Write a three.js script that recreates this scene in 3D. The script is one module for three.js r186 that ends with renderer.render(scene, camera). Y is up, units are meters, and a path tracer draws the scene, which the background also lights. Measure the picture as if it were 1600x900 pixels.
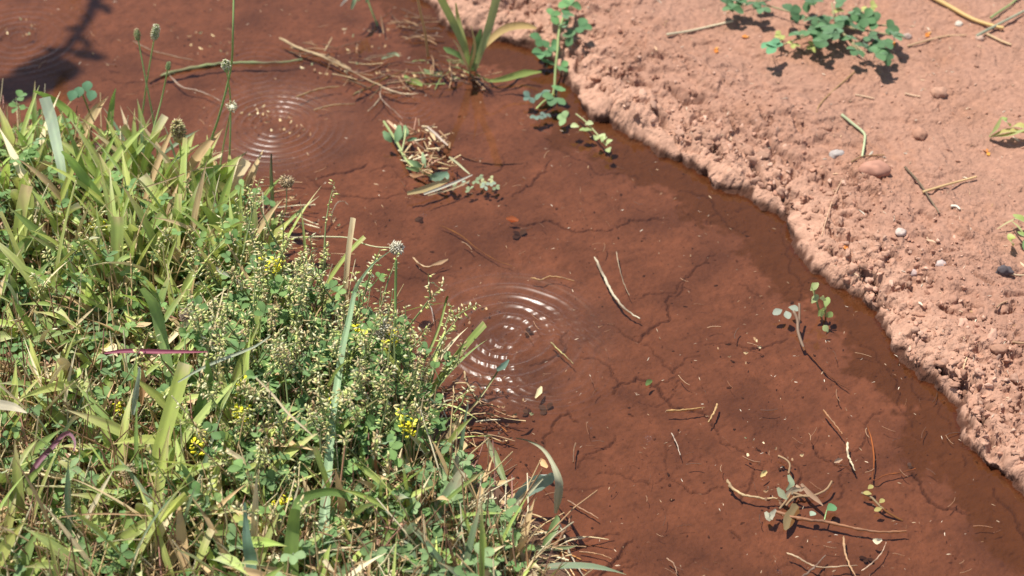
import * as THREE from 'three';
import { ImprovedNoise } from 'three/addons/math/ImprovedNoise.js';

// ------------------------------------------------------------------ camera, sky, sun, exposure
const scene = new THREE.Scene();
const camera = new THREE.PerspectiveCamera(16.5, 16 / 9, 0.05, 400);
camera.position.set(0, 0.964, 1.149);
camera.lookAt(0, 0, 0);
camera.focus = 1.38;
camera.userData.fStop = 8;
camera.updateMatrixWorld(true);
camera.updateProjectionMatrix();

const SUN = new THREE.Vector3(-0.3, 1, -0.14).normalize();
{ // clear blue sky: air only, a soft aureole round the sun
  const w = 512, h = 256, d = new Float32Array(w * h * 4);
  for (let r = 0; r < h; r++) for (let c = 0; c < w; c++) {
    const el = ((r + 0.5) / h - 0.5) * Math.PI, az = ((c + 0.5) / w - 0.5) * 2 * Math.PI;
    const x = Math.cos(el) * Math.cos(az), y = Math.sin(el), z = Math.cos(el) * Math.sin(az);
    const k = Math.pow(1 - Math.max(y, 0), 3), m = x * SUN.x + y * SUN.y + z * SUN.z;
    const g = 0.25 * Math.pow(Math.max(m, 0), 24);
    const i = (r * w + c) * 4;
    d[i] = 0.12 + 0.6 * k + g; d[i + 1] = 0.175 + 0.61 * k + g; d[i + 2] = 0.32 + 0.52 * k + g * 0.9; d[i + 3] = 1;
    if (y < 0) { d[i] = 0.3; d[i + 1] = 0.24; d[i + 2] = 0.2; }
  }
  const t = new THREE.DataTexture(d, w, h, THREE.RGBAFormat, THREE.FloatType);
  t.mapping = THREE.EquirectangularReflectionMapping; t.magFilter = THREE.LinearFilter; t.needsUpdate = true;
  scene.background = t; scene.environment = t;
}
const sun = new THREE.DirectionalLight(new THREE.Color(1, 0.95, 0.86), 5);
sun.position.copy(SUN).multiplyScalar(4); sun.castShadow = true;
sun.shadow.mapSize.set(4096, 4096);
Object.assign(sun.shadow.camera, { left: -0.9, right: 0.9, top: 0.9, bottom: -0.9, near: 0.5, far: 8 });
scene.add(sun, sun.target);

const renderer = new THREE.WebGLRenderer({ antialias: true });
renderer.toneMapping = THREE.LinearToneMapping;
renderer.toneMappingExposure = 1.39;
renderer.shadowMap.enabled = true;

// ------------------------------------------------------------------ helpers
const V = (x, y, z) => new THREE.Vector3(x, y, z);
let seed = 12345;
const rnd = () => { seed = (seed + 0x6D2B79F5) | 0; let t = Math.imul(seed ^ (seed >>> 15), 1 | seed); t = (t + Math.imul(t ^ (t >>> 7), 61 | t)) ^ t; return ((t ^ (t >>> 14)) >>> 0) / 4294967296; };
const reseed = (n) => { seed = n * 7919 + 17; };
const rr = (a, b) => a + (b - a) * rnd();
const ri = (a, b) => Math.floor(rr(a, b + 1));
const pick = (a) => a[Math.floor(rnd() * a.length)];
const clamp = (x, a, b) => Math.min(b, Math.max(a, x));
const sstep = (a, b, x) => { const t = clamp((x - a) / (b - a), 0, 1); return t * t * (3 - 2 * t); };
const lerp = (a, b, t) => a + (b - a) * t;
const mixc = (a, b, t) => [lerp(a[0], b[0], t), lerp(a[1], b[1], t), lerp(a[2], b[2], t)];
const C = (hex) => { const c = new THREE.Color(hex); return [c.r, c.g, c.b]; };
const mul = (c, k) => [c[0] * k, c[1] * k, c[2] * k];
const PN = new ImprovedNoise();
const n3 = (x, y, z) => PN.noise(x + 131.7, y + 57.3, z + 211.9);
const fbm = (x, z, o, sd = 0) => { let s = 0, a = 0.5; for (let i = 0; i < o; i++) { s += a * n3(x, sd + i * 7.1, z); x = x * 2.03 + 3.1; z = z * 2.03 - 1.7; a *= 0.5; } return s; };

// a spot of the photographed ground (1600 x 900 grid) at height y, as a point in metres
function P(px, py, y = 0) {
  const v = V(px / 800 - 1, 1 - py / 450, 0.5).unproject(camera).sub(camera.position);
  return camera.position.clone().addScaledVector(v, (y - camera.position.y) / v.y);
}
const mm = (px, py) => P(px + 1, py).distanceTo(P(px, py));           // metres per picture unit there
const rise = (pts, h0, h1, f = 1) => pts.map(([x, y], i) => P(x, y, lerp(h0, h1, Math.pow(i / (pts.length - 1), f))));
const smooth = (pts, n) => pts.length < 3 ? Array.from({ length: n + 1 }, (_, i) => pts[0].clone().lerp(pts[1], i / n)) : new THREE.CatmullRomCurve3(pts, false, 'centripetal').getPoints(n);

const used = {};
const numbered = (n) => { const k = used[n] = (used[n] ?? -1) + 1; return k ? n + '_' + String(k).padStart(3, '0') : n; };
function tag(o, label, category, group, kind) { o.userData.label = label; if (category) o.userData.category = category; if (group) o.userData.group = group; if (kind) o.userData.kind = kind; return o; }
function thing(name, label, category, at, group) { const o = new THREE.Group(); o.name = numbered(name); o.position.copy(at); scene.add(o); return tag(o, label, category, group); }

class Geo {                                                            // collects ribbons, tubes, leaflets and lumps in world metres
  constructor() { this.p = []; this.c = []; this.i = []; }
  v(q, c) { this.p.push(q.x, q.y, q.z); this.c.push(c[0], c[1], c[2]); return this.p.length / 3 - 1; }
  t(a, b, c) { this.i.push(a, b, c); }
  ribbon(pts, w, col, { up = V(0, 1, 0), fold = 0.25, cols = 5, twist = 0, rib = 0.0, notch = 0 } = {}) {
    const n = pts.length - 1, T = V(), S = V(), U = V(), q = V(); let prev = null;
    for (let k = 0; k <= n; k++) {
      T.subVectors(pts[Math.min(k + 1, n)], pts[Math.max(k - 1, 0)]).normalize();
      const t = k / n, hw = w(t);
      S.crossVectors(T, up); if (S.lengthSq() < 1e-6) S.set(1, 0, 0); S.normalize();
      if (twist) S.applyAxisAngle(T, twist * t);
      U.crossVectors(S, T).normalize();
      const row = [];
      for (let j = 0; j < cols; j++) {
        const c = cols === 1 ? 0 : j / (cols - 1) * 2 - 1;
        q.copy(pts[k]).addScaledVector(S, c * hw).addScaledVector(U, Math.abs(c) * fold * hw - rib * (j % 2));
        if (notch && k === n) q.addScaledVector(T, -notch * hw * ((j * 7) % 3) / 2);
        row.push(this.v(q, col(t, c)));
      }
      if (prev) for (let j = 0; j < cols - 1; j++) { this.t(prev[j], prev[j + 1], row[j]); this.t(prev[j + 1], row[j + 1], row[j]); }
      prev = row;
    }
    return this;
  }
  tube(pts, r, col, sides = 6) {
    const n = pts.length - 1, T = V(), S = V(1, 0, 0), U = V(), q = V(); let prev = null, first = null;
    for (let k = 0; k <= n; k++) {
      T.subVectors(pts[Math.min(k + 1, n)], pts[Math.max(k - 1, 0)]).normalize();
      if (k === 0) { S.set(Math.abs(T.x) < 0.8 ? 1 : 0, 0, Math.abs(T.x) < 0.8 ? 0 : 1); }
      S.addScaledVector(T, -S.dot(T)).normalize(); U.crossVectors(T, S);
      const t = k / n, rad = r(t), row = [];
      for (let j = 0; j < sides; j++) { const a = j / sides * Math.PI * 2; q.copy(pts[k]).addScaledVector(S, Math.cos(a) * rad).addScaledVector(U, Math.sin(a) * rad); row.push(this.v(q, col(t, j / sides))); }
      if (prev) for (let j = 0; j < sides; j++) { const b = (j + 1) % sides; this.t(prev[j], row[j], prev[b]); this.t(prev[b], row[j], row[b]); } else first = row;
      prev = row;
    }
    const a = this.v(pts[0], col(0, 0)), b = this.v(pts[n], col(1, 0));
    for (let j = 0; j < sides; j++) { const k = (j + 1) % sides; this.t(a, first[j], first[k]); this.t(b, prev[k], prev[j]); }
    return this;
  }
  leaflet(at, dir, nrm, len, wid, col, { fold = 0.25, droop = 0.15, shape = [0.1, 0.62, 0.98, 0.86, 0.3] } = {}) {
    const n = shape.length - 1, pts = [];
    for (let k = 0; k <= n; k++) pts.push(at.clone().addScaledVector(dir, len * k / n).addScaledVector(nrm, -droop * len * (k / n) ** 2));
    const base = this.p.length / 3;
    this.ribbon(pts, (t) => wid * shape[Math.round(t * n)], (t, c) => mul(col, (c === 0 ? 1.12 : 1) * (0.92 + 0.16 * t)), { up: nrm, fold, cols: 3 });
    return base;
  }
  trefoil(at, dir, nrm, size, col, opt) {
    const S = V().crossVectors(dir, nrm).normalize();
    for (const a of [0, 1.25, -1.25]) {
      const d = dir.clone().applyAxisAngle(nrm, a + rr(-0.15, 0.15)).addScaledVector(nrm, rr(-0.15, 0.2)).normalize();
      const m = nrm.clone().addScaledVector(S, rr(-0.35, 0.35)).addScaledVector(dir, rr(-0.3, 0.3)).normalize();
      this.leaflet(at.clone().addScaledVector(d, size * 0.08), d, m, size * rr(0.9, 1.1), size * rr(0.33, 0.42), mul(col, rr(0.88, 1.14)), opt);
    }
  }
  lump(at, rx, ry, rz, col, rough = 0.25, detail = 2, sd = 0) {
    const g = new THREE.IcosahedronGeometry(1, detail), a = g.attributes.position, map = new Map(), q = V();
    for (let k = 0; k < a.count; k += 3) {
      const f = [];
      for (let j = 0; j < 3; j++) {
        q.fromBufferAttribute(a, k + j);
        const key = q.toArray().map((x) => x.toFixed(4)).join();
        if (!map.has(key)) {
          const s = 1 + rough * (n3(q.x * 1.7 + sd, q.y * 1.7, q.z * 1.7) * 1.4 + 0.5 * n3(q.x * 4 + sd, q.y * 4, q.z * 4));
          map.set(key, this.v(V(at.x + q.x * rx * s, at.y + q.y * ry * s, at.z + q.z * rz * s), typeof col === 'function' ? col(q) : col));
        }
        f.push(map.get(key));
      }
      this.t(...f);
    }
    return this;
  }
  bit(at, dir, len, r, col) {                                            // a small spindle: floret, pod, seed
    const d = dir, S = V(Math.abs(d.y) > 0.8 ? 1 : 0, Math.abs(d.y) > 0.8 ? 0 : 1, 0).cross(d).normalize(), U = V().crossVectors(d, S), b = at.clone().addScaledVector(d, len * 0.55);
    const i0 = this.v(at, col), i1 = this.v(at.clone().addScaledVector(d, len), mul(col, 1.1)), ring = [];
    for (let j = 0; j < 4; j++) ring.push(this.v(b.clone().addScaledVector(S, Math.cos(j * 1.571) * r).addScaledVector(U, Math.sin(j * 1.571) * r), col));
    for (let j = 0; j < 4; j++) { const k = (j + 1) % 4; this.t(i0, ring[k], ring[j]); this.t(i1, ring[j], ring[k]); }
    return this;
  }
  geometry(o) {
    const g = new THREE.BufferGeometry(), p = new Float32Array(this.p);
    if (o) for (let k = 0; k < p.length; k += 3) { p[k] -= o.x; p[k + 1] -= o.y; p[k + 2] -= o.z; }
    g.setAttribute('position', new THREE.BufferAttribute(p, 3));
    g.setAttribute('color', new THREE.BufferAttribute(new Float32Array(this.c), 3));
    g.setIndex(this.i); g.computeVertexNormals();
    return g;
  }
  build(name, mat, parent, root) {                                       // a part of parent; root is the thing whose position is the origin
    const m = new THREE.Mesh(this.geometry((root ?? parent).position), mat); m.name = name; m.castShadow = m.receiveShadow = true; parent.add(m); return m;
  }
  alone(name, mat, label, category, group) {                             // a top-level thing of one mesh
    const o = V(this.p[0], this.p[1], this.p[2]);
    const m = new THREE.Mesh(this.geometry(o), mat); m.name = numbered(name); m.position.copy(o); m.castShadow = m.receiveShadow = true; scene.add(m);
    return tag(m, label, category, group);
  }
}
const rndDir = () => { const a = rr(0, 6.283), y = rr(-1, 1), s = Math.sqrt(1 - y * y); return V(s * Math.cos(a), y, s * Math.sin(a)); };
const flat = (a) => V(Math.cos(a), 0, Math.sin(a));

// ------------------------------------------------------------------ materials
const phys = (o) => new THREE.MeshPhysicalMaterial({ vertexColors: true, side: THREE.DoubleSide, ...o });
const M = {
  leaf: phys({ name: 'leaf', roughness: 0.85, transmission: 0.44, thickness: 0, clearcoat: 0.35, clearcoatRoughness: 0.42 }),
  herb: phys({ name: 'herb', roughness: 0.88, transmission: 0.38, thickness: 0, clearcoat: 0.12, clearcoatRoughness: 0.5 }),
  petal: phys({ name: 'petal', roughness: 0.9, transmission: 0.2, thickness: 0 }),
  dry: phys({ name: 'dry', roughness: 0.8, transmission: 0.12, thickness: 0 }),
  stem: phys({ name: 'stem', roughness: 0.62 }),
  wet: phys({ name: 'wet', roughness: 0.3, clearcoat: 0.6, clearcoatRoughness: 0.15 }),
  stone: phys({ name: 'stone', roughness: 0.85 }),
};
function noiseTex(size, f) {
  const d = new Uint8Array(size * size * 4);
  for (let y = 0; y < size; y++) for (let x = 0; x < size; x++) { const v = clamp(f(x / size, y / size) * 255, 0, 255), i = (y * size + x) * 4; d[i] = d[i + 1] = d[i + 2] = v; d[i + 3] = 255; }
  const t = new THREE.DataTexture(d, size, size); t.wrapS = t.wrapT = THREE.RepeatWrapping; t.magFilter = THREE.LinearFilter; t.needsUpdate = true; return t;
}
const tileFbm = (u, v, f0, o, sd) => { const f = (x, y) => { let s = 0, a = 0.6; for (let k = 0; k < o; k++) { s += a * n3(x * f0 * 2 ** k, sd + k * 9, y * f0 * 2 ** k); a *= 0.6; } return s; }; return lerp(lerp(f(u, v), f(u - 1, v), u), lerp(f(u, v - 1), f(u - 1, v - 1), u), v); };
const soilBump = noiseTex(512, (u, v) => 0.5 + tileFbm(u, v, 24, 4, 3));
M.bank = phys({ name: 'bank_soil', roughness: 0.95, bumpMap: soilBump, bumpScale: 0.002 });
M.bed = phys({ name: 'pond_mud', roughness: 0.9, bumpMap: soilBump, bumpScale: 0.0009 });
M.water = new THREE.MeshPhysicalMaterial({ name: 'water', color: new THREE.Color(0.89, 0.7, 0.54), roughness: 1, transmission: 1, thickness: 0, ior: 1.33, side: THREE.DoubleSide });
M.bubble = new THREE.MeshPhysicalMaterial({ name: 'bubble', color: 0xffffff, roughness: 0.03, transmission: 1, thickness: 0, ior: 1.33, side: THREE.DoubleSide });

// ------------------------------------------------------------------ terrain: shore lines, heights, cracks
const SHORE = [[-500, -190], [0, -150], [300, -120], [520, -75], [600, -40], [672, 8], [698, 46], [740, 60], [795, 66], [838, 80], [870, 108], [886, 132], [905, 152], [925, 187], [950, 192], [985, 215], [1010, 227], [1030, 242], [1065, 252], [1100, 275], [1130, 300], [1170, 307], [1190, 325], [1230, 347], [1235, 372], [1245, 397], [1265, 422], [1290, 437], [1310, 450], [1345, 467], [1365, 487], [1380, 512], [1395, 547], [1405, 562], [1440, 592], [1475, 612], [1495, 637], [1503, 690], [1520, 707], [1555, 732], [1580, 752], [1600, 777], [1660, 842], [1740, 980], [1800, 1150]].map(([x, y]) => { const p = P(x, y); return [p.x, p.z]; });
const LANDR = [...SHORE, [4, 2], [4, -4], [-4, -4]];
const LEFT = [[-500, 185], [60, 200], [200, 235], [330, 300], [410, 390], [470, 455], [600, 540], [680, 600], [700, 690], [790, 765], [860, 830], [895, 900], [930, 1150]].map(([x, y]) => { const p = P(x, y); return [p.x, p.z]; });
const LANDL = [...LEFT, [LEFT[12][0], 4], [-4, 4], [-4, LEFT[0][1]]];
const inside = (poly, x, z) => { let s = false; for (let i = 0, j = poly.length - 1; i < poly.length; j = i++) { const [a, b] = poly[i], [c, d] = poly[j]; if ((b > z) !== (d > z) && x < (c - a) * (z - b) / (d - b) + a) s = !s; } return s; };
const segd = (x, z, a, b, c, d) => { const ux = c - a, uz = d - b, t = clamp(((x - a) * ux + (z - b) * uz) / (ux * ux + uz * uz), 0, 1); return Math.hypot(x - a - t * ux, z - b - t * uz); };
const lined = (L, x, z) => { let m = 9; for (let i = 0; i < L.length - 1; i++) { const d = segd(x, z, L[i][0], L[i][1], L[i + 1][0], L[i + 1][1]); if (d < m) m = d; } return m; };
const sR = (x, z) => lined(SHORE, x, z) * (inside(LANDR, x, z) ? 1 : -1);
const sL = (x, z) => lined(LEFT, x, z) * (inside(LANDL, x, z) ? 1 : -1);
const terr = (v, k) => { const f = Math.floor(v); return f + sstep(0.5 - k, 0.5 + k, v - f); };

function bankHeight(x, z, s) {                                            // s > 0: metres inland of the water
  const wx = x + 0.005 * n3(x / 0.02, 1, z / 0.02) + 0.0012 * n3(x / 0.006, 2, z / 0.006), wz = z + 0.005 * n3(x / 0.02, 5, z / 0.02) + 0.0012 * n3(x / 0.006, 6, z / 0.006);
  const foot = 0.0125 * (1 - Math.exp(-s / 0.0042)), rise = 0.005 * sstep(0, 0.05, s) + 0.012 * sstep(0.04, 0.3, s);
  const calm = lerp(1, 0.55, sstep(0.09, 0.2, s + 0.03 * n3(x / 0.06, 9, z / 0.06)));    // trodden, smoother soil further back
  const edge = sstep(0.001, 0.016, s);
  const lip = terr(fbm(wx / 0.06, wz / 0.06, 2, 4) * 3.4 + s * 24, 0.09) * 0.0046 * (1 - sstep(0.06, 0.14, s)) * edge;
  const lip2 = terr(fbm(wx / 0.04, wz / 0.04, 2, 14) * 4, 0.07) * 0.0024 * edge * calm;
  const b1 = Math.abs(n3(wx / 0.017, 3, wz / 0.017));
  const patch = sstep(-0.2, 0.25, n3(x / 0.045, 21, z / 0.045) + 0.3 * (1 - sstep(0.03, 0.1, s)));
  return foot + rise + lip + lip2 + calm * edge * (0.0065 * fbm(x / 0.07, z / 0.07, 2, 0) + 0.0036 * b1 * (0.4 + 0.6 * patch) + 0.0006 * n3(x / 0.009, 30, z / 0.009));
}
function H0(x, z, a = sR(x, z), b = sL(x, z)) {
  const j = 0.004 * n3(x / 0.012, 40, z / 0.012) + 0.0022 * n3(x / 0.005, 41, z / 0.005), s = a + j;
  if (s > 0) return bankHeight(x, z, s);
  const dR = 1 - Math.exp(s / 0.022), dL = 1 - Math.exp(Math.min(b - 0.0, 0) / 0.04);
  if (b > 0) return 0.014 * (1 - Math.exp(-b / 0.035)) + 0.004 * fbm(x / 0.03, z / 0.03, 3, 7);
  return -0.0062 * dR * dL + (0.0018 * fbm(x / 0.045, z / 0.045, 3, 50) + 0.0009 * n3(x / 0.007, 51, z / 0.007) + 0.0009 * Math.abs(n3(x / 0.0042 + z / 0.01, 52, z / 0.0042)) + 0.0014 * Math.abs(n3(x / 0.016 + z / 0.03, 53, z / 0.013))) * Math.min(1, dR * 1.5) * dL - 0.001 * Math.min(1, -s / 0.004);
}
const onGround = (px, py, lift = 0) => { // first point of the ground along that line of sight
  let y1 = 0.055 + lift, y0 = y1; const f = (y) => { const p = P(px, py, y); return H0(p.x, p.z) + lift - y; };
  while (y1 > -0.02 && f(y1) < 0) { y0 = y1; y1 -= 0.0025; }
  for (let k = 0; k < 7; k++) { const m = (y0 + y1) / 2; if (f(m) < 0) y0 = m; else y1 = m; }
  return P(px, py, y1);
};

// cracks as traced on the photographed mud: [width mm, depth mm, points ...]
const BEDC = [
  [2.2, 4, [800, 345], [815, 352], [850, 345], [862, 345], [880, 355], [900, 362], [930, 360], [957, 357]], [2, 4, [965, 355], [985, 342], [1010, 345], [1045, 344]],
  [1.6, 3, [1060, 300], [1099, 309], [1115, 325], [1140, 357], [1168, 366]], [1.8, 3, [1078, 425], [1070, 440], [1049, 461], [1042, 474], [1045, 489], [1048, 498], [1015, 519], [997, 533], [984, 527], [968, 513], [942, 506]],
  [1.4, 2.5, [1003, 537], [1028, 556], [1052, 582], [1068, 566], [1094, 556]], [1.7, 3, [1102, 537], [1128, 535], [1149, 535], [1173, 545], [1194, 541], [1206, 538], [1233, 527]],
  [2.2, 4, [959, 616], [960, 605], [989, 596], [994, 590], [1020, 603], [1034, 618], [1049, 634], [1076, 642], [1104, 650], [1115, 666], [1125, 678]], [1.5, 3, [1020, 603], [1036, 596], [1052, 590]],
  [1.5, 3, [902, 558], [931, 559], [947, 569], [955, 575], [957, 587], [959, 616]], [1.8, 3, [850, 700], [863, 674], [873, 653], [888, 642], [905, 660]],
  [1.5, 3, [1125, 685], [1152, 698], [1167, 716], [1194, 727]], [2, 4, [1272, 695], [1290, 716], [1311, 727], [1337, 739]], [2, 4, [1425, 740], [1429, 743], [1440, 764], [1453, 782], [1471, 793], [1495, 795], [1516, 806]],
  [2.4, 4, [938, 905], [944, 898], [970, 869], [989, 848]], [1.6, 3, [915, 850], [942, 840], [968, 837]], [1.8, 3, [1141, 827], [1157, 845]], [2.2, 3.5, [487, 282], [510, 274], [542, 268], [573, 257]],
  [1.8, 3, [480, 275], [492, 283], [526, 299], [552, 307], [615, 304], [640, 306]], [1.8, 3, [800, 307], [824, 291], [842, 275], [856, 256]], [1.4, 3, [1154, 443], [1173, 456], [1194, 466]],
  [1.5, 3, [1055, 456], [1070, 435], [1099, 412], [1120, 393]], [1.8, 3, [160, 125], [194, 129], [226, 126], [262, 133]], [1.6, 3, [1503, 716], [1508, 737]], [2, 3, [1553, 769], [1568, 793], [1587, 819], [1600, 845], [1620, 880]],
  [1.4, 2.5, [1220, 360], [1235, 430], [1250, 470]], [1.3, 2.5, [1330, 520], [1370, 560], [1400, 610], [1440, 690]], [1.4, 3, [1220, 700], [1240, 760], [1215, 800]], [1.3, 3, [1040, 745], [1080, 770], [1130, 760]], [1.4, 3, [870, 230], [930, 270], [1000, 280]],
  [1.2, 2.5, [1420, 560], [1470, 640], [1490, 700]], [1.3, 2.5, [1250, 860], [1290, 905]], [1.2, 2, [1060, 670], [1040, 720], [1060, 760]], [1.3, 2.5, [930, 745], [960, 740], [990, 752], [1040, 745]], [1.4, 2.5, [600, 420], [655, 436], [720, 432]],
];
const BANKC = [
  [4, 7, [918, 136], [931, 131], [952, 113], [968, 115], [984, 129]], [3, 6, [973, 123], [994, 131], [1020, 131]], [3.5, 6, [1040, 136], [1052, 142], [1062, 152], [1083, 157], [1099, 152]], [4, 7, [1020, 168], [1034, 181], [1039, 192]],
  [4, 8, [1097, 210], [1115, 226], [1120, 234], [1131, 249]], [4, 8, [1175, 254], [1183, 272], [1194, 288], [1209, 292], [1225, 304], [1259, 314]], [3.5, 6, [1293, 349], [1303, 367], [1322, 372], [1340, 375]],
  [5, 9, [1330, 401], [1348, 414], [1361, 433], [1374, 450], [1387, 475]], [4, 7, [1429, 519], [1445, 527], [1455, 529]], [4, 8, [1466, 561], [1474, 574], [1495, 579], [1511, 595], [1505, 611], [1508, 628]],
  [4, 7, [1519, 595], [1526, 608]], [5, 9, [1516, 642], [1519, 666], [1522, 690]], [4, 7, [1532, 645], [1545, 660], [1560, 690]], [5, 9, [1563, 685], [1558, 716], [1571, 727], [1568, 748]], [3, 5, [1584, 732], [1596, 750]],
  [2.5, 5, [1180, 210], [1210, 235], [1240, 262]], [2.5, 4, [1258, 262], [1275, 270], [1290, 290]], [2.5, 4, [1330, 270], [1345, 296], [1380, 300]], [2.5, 4, [1420, 390], [1440, 400], [1460, 415]], [2.5, 4, [1570, 560], [1580, 590], [1595, 610]],
];

const STEP = 0.00105, X0 = -0.56, X1 = 0.56, Z0 = -0.52, Z1 = 0.36, NX = Math.floor((X1 - X0) / STEP), NZ = Math.floor((Z1 - Z0) / STEP);
const crackA = new Float32Array(NX * NZ);
function wiggle(pts, depth, k) {                                          // fractal offsets along a traced line
  let a = pts;
  for (let d = 0; d < depth; d++) { const b = [a[0]]; for (let i = 1; i < a.length; i++) { const [x, z] = a[i - 1], [u, w] = a[i], l = Math.hypot(u - x, w - z), o = rr(-k, k) * l; b.push([(x + u) / 2 + (w - z) / (l + 1e-9) * o, (z + w) / 2 - (u - x) / (l + 1e-9) * o], a[i]); } a = b; }
  return a;
}
reseed(5);
function carveXZ(pts, w, d, flat = 0.25) {
  const L = wiggle(pts, 3, 0.22);
  for (let i = 1; i < L.length; i++) {
    const [a, b] = L[i - 1], [c, e] = L[i], taper = Math.sin(Math.PI * clamp((i + 0.6) / (L.length + 0.2), 0.06, 0.94)), ww = w * (0.45 + 0.55 * taper) * (1 + 0.35 * n3(i * 0.35, w * 9000, 4));
    for (let iz = Math.max(0, Math.floor((Math.min(b, e) - 2 * w - Z0) / STEP)); iz <= Math.min(NZ - 1, (Math.max(b, e) + 2 * w - Z0) / STEP); iz++)
      for (let ix = Math.max(0, Math.floor((Math.min(a, c) - 2 * w - X0) / STEP)); ix <= Math.min(NX - 1, (Math.max(a, c) + 2 * w - X0) / STEP); ix++) {
        const r = segd(X0 + ix * STEP, Z0 + iz * STEP, a, b, c, e), v = d * sstep(1.15, flat, r / ww); if (v > crackA[iz * NX + ix]) crackA[iz * NX + ix] = v;
      }
  }
}
const carve = ([wid, dep, ...pts], y) => carveXZ(pts.map(([px, py]) => { const p = y === null ? onGround(px, py) : P(px, py, y); return [p.x, p.z]; }), (y === null ? 0.62 : 0.52) * wid / 1000, (y === null ? 1.3 : 0.55) * dep / 1000, y === null ? 0.6 : 0.25);
for (const c of BEDC) carve(c, -0.006);
for (const c of BANKC) carve(c, null);
for (let k = 0; k < 36; k++) { // the finer net of cracks over the bed
  let x = rr(560, 1560), y = rr(150, 900), a = rr(0, 6.28); const pts = [[x, y]], n = Math.floor(rr(3, 8));
  for (let j = 0; j < n; j++) { a += rr(-0.8, 0.8); x += Math.cos(a) * rr(12, 26); y += Math.sin(a) * rr(8, 17); pts.push([x, y]); }
  carve([rr(1, 2), rr(1.5, 3), ...pts], -0.006);
  if (n > 4) { const [u, v] = pts[2], b = a + rr(0.8, 1.6); carve([1, 2, [u, v], [u + Math.cos(b) * 16, v + Math.sin(b) * 11], [u + Math.cos(b + 0.4) * 32, v + Math.sin(b + 0.4) * 21]], -0.006); }
}
for (let k = 0; k < 110; k++) { // hairline breaks and hollows in the crumbling edge
  const [ax, az] = SHORE[5 + Math.floor(rr(0, 32))], x0 = ax + rr(0.004, 0.1), z0 = az + rr(-0.03, 0.05); if (sR(x0, z0) < 0.006) continue;
  let x = x0, z = z0, a = rr(0.2, 1.4); const L = [];
  for (let j = 0; j < 4; j++) { L.push([x, z]); a += rr(-0.7, 0.7); x += Math.cos(a) * 0.006; z += Math.sin(a) * 0.006; }
  carveXZ(L, rr(0.001, 0.002), rr(0.003, 0.007), 0.5);
}

const SOIL = { top: C('#9c7460'), pale: C('#b08872'), rust: C('#956a52'), moist: C('#80604e'), wet: C('#4c2c1c'), bed: C('#5f443b'), bed2: C('#6d4f45'), bedDark: C('#412c28'), shore: C('#4e331d'), crackDark: C('#3a241c'), litterSoil: C('#5a4030') };
function soilColor(x, z, h, a, b, crack) {
  const f1 = fbm(x / 0.05, z / 0.05, 3, 60), f2 = fbm(x / 0.008, z / 0.008, 3, 66), f3 = n3(x / 0.0025, 70, z / 0.0025), s = a + 0.004 * n3(x / 0.012, 40, z / 0.012);
  if (s > -0.002) {
    let c = mixc(SOIL.top, SOIL.pale, clamp((1 - sstep(0.008, 0.06, s + 0.03 * f1)) * 0.9 + f2 * 0.5, 0, 1));
    c = mixc(c, SOIL.rust, clamp(f1 * 1.4 + f2 * 0.5, 0, 0.75) * sstep(0.02, 0.08, s));
    c = mixc(c, SOIL.moist, clamp(-f1 * 1.6 - 0.1 + f3 * 0.2, 0, 0.8) * sstep(0.08, 0.2, s));
    c = mul(c, 1 + 0.04 * f3 + 0.12 * f2);
    return mixc(c, SOIL.wet, 1 - sstep(0.003, 0.0075, h + 0.006 * f2 + 0.006 * f1 + 0.001 * f3));
  }
  if (b > 0) return mul(SOIL.litterSoil, 1 + 0.5 * f2);
  let c = mixc(SOIL.bed, SOIL.bed2, clamp(0.5 + f1 * 1.6 + f2 * 0.4, 0, 1));
  c = mixc(c, SOIL.bedDark, clamp(-f1 * 1.3 + f2 * 0.9 - 0.05, 0, 0.7));
  c = mul(c, 1 + 0.16 * f3 + 0.36 * f2 + 0.12 * n3(x / 0.018 + z / 0.03, 77, z / 0.02));
  c = mixc(c, mul(SOIL.shore, 1 + 0.3 * f2), (1 - sstep(0.03, 0.041, -a + 0.03 * f1 + 0.02 * f2)) * 0.88);
  return mixc(c, SOIL.crackDark, clamp(crack / 0.0022, 0, 0.75));  // bed colour turns darker with crack depth
}
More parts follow.
